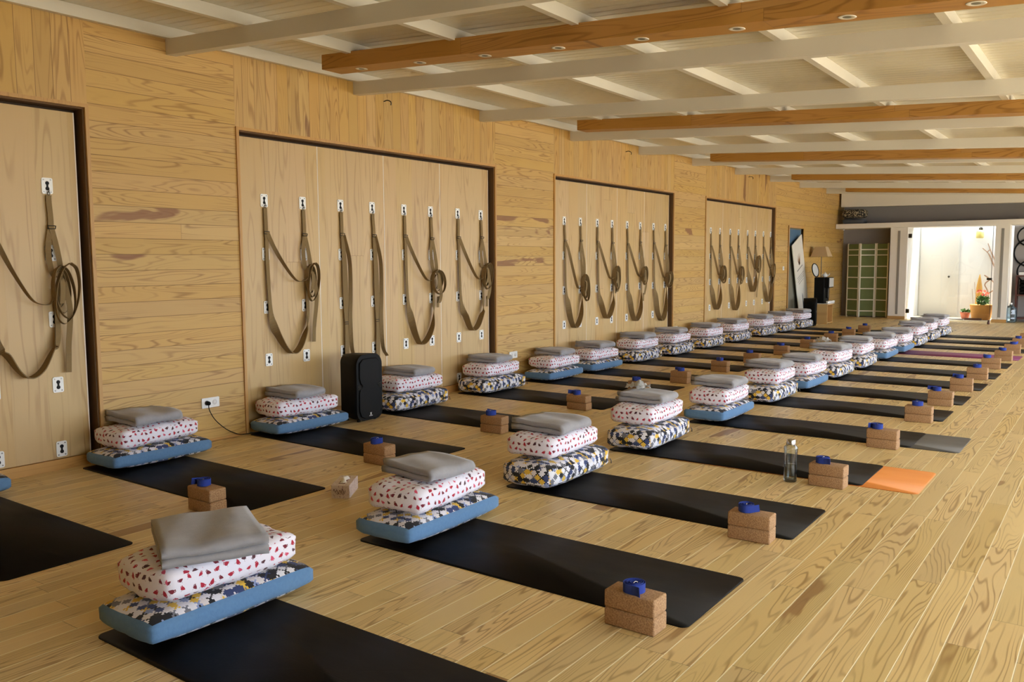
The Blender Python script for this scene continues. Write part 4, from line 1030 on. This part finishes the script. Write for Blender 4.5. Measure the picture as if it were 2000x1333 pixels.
def setup(row, i, y0, x1, kind, rnd):
    rowname = 'the row along the boarded wall' if row == 'wall' else 'the open-floor row'
    short = 'wall row' if row == 'wall' else 'open-floor row'
    n = ORD[i]
    TOP = lambda ob: max((v.co.z for c in ([ob] + list(ob.children)) if c.type == 'MESH' for v in c.data.vertices if abs(v.co.x) < 0.12 and abs(v.co.y) < 0.2))
    col = 'purple' if (row == 'open' and i == 10) else 'black'
    mt_ = 'mat_purple' if col == 'purple' else 'mat'
    lift = 0.0047 if (row == 'open' and i in (3, 4)) else 0.0
    o = use('mat', mt_, lambda: mat_obj(mt_, ML, ''))
    o.location = (x1 - ML/2, y0 + 0.33, lift); o.rotation_euler = (0, 0, rnd.uniform(-0.006, 0.006))
    o['label'] = '%s yoga mat, %s from the camera in %s' % (col, n, rowname)
    zb = lift + 0.0046
    bx = x1 - 1.545 - 0.19 + (0.03 if row == 'wall' else 0.0) + rnd.uniform(-0.012, 0.012)
    by = y0 + 0.43 + rnd.uniform(-0.015, 0.015)
    rz = rnd.uniform(-0.03, 0.03)
    if row == 'wall': rz -= 0.02
    v = rnd.randrange(2)
    if kind == 'B':
        o = use('box', v, lambda: box_bolster(3 + v, '')); hb = 0.150
        o['label'] = 'blue-sided jigsaw-print bolster at the bottom of the %s stack, %s' % (n, short)
    else:
        o = use('soft', v, lambda: soft_bolster(5 + v, '')); hb = 0.175
        o['label'] = 'all jigsaw-print soft bolster at the bottom of the %s stack, %s' % (n, short)
    hb = TOP(o)
    if row == 'wall' and i == 0: by -= 0.09; bx -= 0.04
    o.location = (bx, by, zb); o.rotation_euler = (0, 0, rz)
    if row == 'wall' and i == 0: return
    v = rnd.randrange(3)
    o = use('pillow', v, lambda: pillow(20 + v, ''))
    px, py = bx - 0.015 + rnd.uniform(-0.015, 0.015), by - 0.0 + rnd.uniform(-0.02, 0.02)
    o.location = (px, py, zb + hb + 0.0005); hp = TOP(o); o.rotation_euler = (0, 0, rz + rnd.uniform(-0.07, 0.07))
    o['label'] = 'white pillow with flamingo print in the middle of the %s stack, %s' % (n, short)
    v = 2 if (row == 'open' and i == 0) else rnd.randrange(2)
    o = use('blanket', v, lambda: blanket(40 + v, '', *((0.20, 0.185), (0.195, 0.165), (0.262, 0.20))[v]))
    zt = zb + hb + hp + 0.006
    o.location = (px - 0.01 + (0.035 if v == 2 else 0), py + rnd.uniform(-0.03, 0.02), zt)
    o.rotation_euler = (0, 0, rz + rnd.uniform(-0.12, 0.12) + (PI - 0.35 if v == 2 else 0))
    o['label'] = 'folded grey fleece blanket on top of the %s stack, %s' % (n, short)
    TOPS[row, i] = (o.location.x, o.location.y, zt + TOP(o))
    if row == 'open' and i == 0: return
    gx = (x1 - 0.07 if row == 'open' else x1 - 0.11) - 0.1135; gy = y0 - 0.145 + 0.058
    rzb = rnd.uniform(-0.05, 0.05)
    for k, nm in enumerate(('lower', 'upper')):
        o = use('block', 0, lambda: block(''))
        o.location = (gx + rnd.uniform(-0.003, 0.003), gy + rnd.uniform(-0.003, 0.003), 0.0737*k); o.rotation_euler = (0, 0, rzb + rnd.uniform(-0.012, 0.012))
        o['label'] = '%s cork block of the pair by the %s mat of the %s' % (nm, n, short)
    v = rnd.randrange(3)
    o = use('belt', v, lambda: belt(v, ''))
    o.location = (gx - 0.02 + rnd.uniform(-0.03, 0.03), gy + rnd.uniform(-0.008, 0.008), 0.1474); o.rotation_euler = (0, 0, rnd.uniform(0, 6.28))
    o['label'] = 'rolled blue yoga belt on the cork blocks by the %s mat, %s' % (n, short)
rnd = random.Random(21)
for i in range(14): setup('open', i, RY[i], RX[i], RK[i], rnd)
for i in range(14): setup('wall', i, LY[i], LX[i], LK[i], rnd)
o = mat_obj('mat_orange', 1.80, 'orange yoga mat whose end sticks out from under the fourth black mat'); o.location = (-0.99 - 0.90, 5.715 + 0.335, 0)
o = mat_obj('mat_grey', 1.80, 'shiny charcoal mat sticking out from under the fifth black mat'); o.location = (-0.96 - 0.90, 7.13 + 0.335, 0)
for k, (i, lab) in enumerate([(3, 'crumpled white tissue on the blanket of the fourth stack, open-floor row'), (7, 'crumpled white tissue on the blanket of the eighth stack, open-floor row')]):
    bm = bmesh.new(); N_ = 16; g = [[None]*(N_+1) for _ in range(N_+1)]
    for a in range(N_+1):
        for b in range(N_+1):
            u_, v_ = a/N_*2-1, b/N_*2-1
            rr = math.hypot(u_, v_); n1 = mnoise.noise(Vector((u_*1.9 + 9*k, v_*1.9, 3))); n2 = mnoise.noise(Vector((u_*4.6, v_*4.6, 5 + k)))
            g[a][b] = bm.verts.new((u_*0.085*(1 + 0.25*n2), v_*0.075*(1 + 0.3*n1), max(0.0, 0.052*(1-rr*0.75)*(1 + 0.7*n1) + 0.032*n2 + 0.010)))
    for a in range(N_):
        for b in range(N_): bm.faces.new((g[a][b], g[a+1][b], g[a+1][b+1], g[a][b+1]))
    bmesh.ops.solidify(bm, geom=bm.faces[:], thickness=0.0015)
    zm = min(v.co.z for v in bm.verts)
    for v in bm.verts: v.co.z -= zm
    tag(link('crumpled_tissue', bm, 'paper', smooth=True, loc=(TOPS['open', i][0] - 0.10, TOPS['open', i][1] + 0.05, TOPS['open', i][2] + 0.003)), lab, 'tissue')
# bolsters stored on the far shelf
bm = cushion_bm(0.52, 0.40, 0.13, edge=0.8, bulge=0.02, seed=71, nx=12, ny=10)
tag(link('bolster', bm, 'slate', smooth=True, loc=(-5.70, 22.90, 2.392)), 'slate bolster lying underneath on the high far shelf', 'bolster', 'bolsters on the far shelf')
bm = cushion_bm(0.54, 0.40, 0.225, edge=0.8, bulge=0.03, seed=72, nx=12, ny=10)
tag(link('bolster', bm, 'black_pattern', smooth=True, loc=(-5.70, 22.90, 2.54)), 'black patterned bolster on top on the high far shelf', 'bolster', 'bolsters on the far shelf')
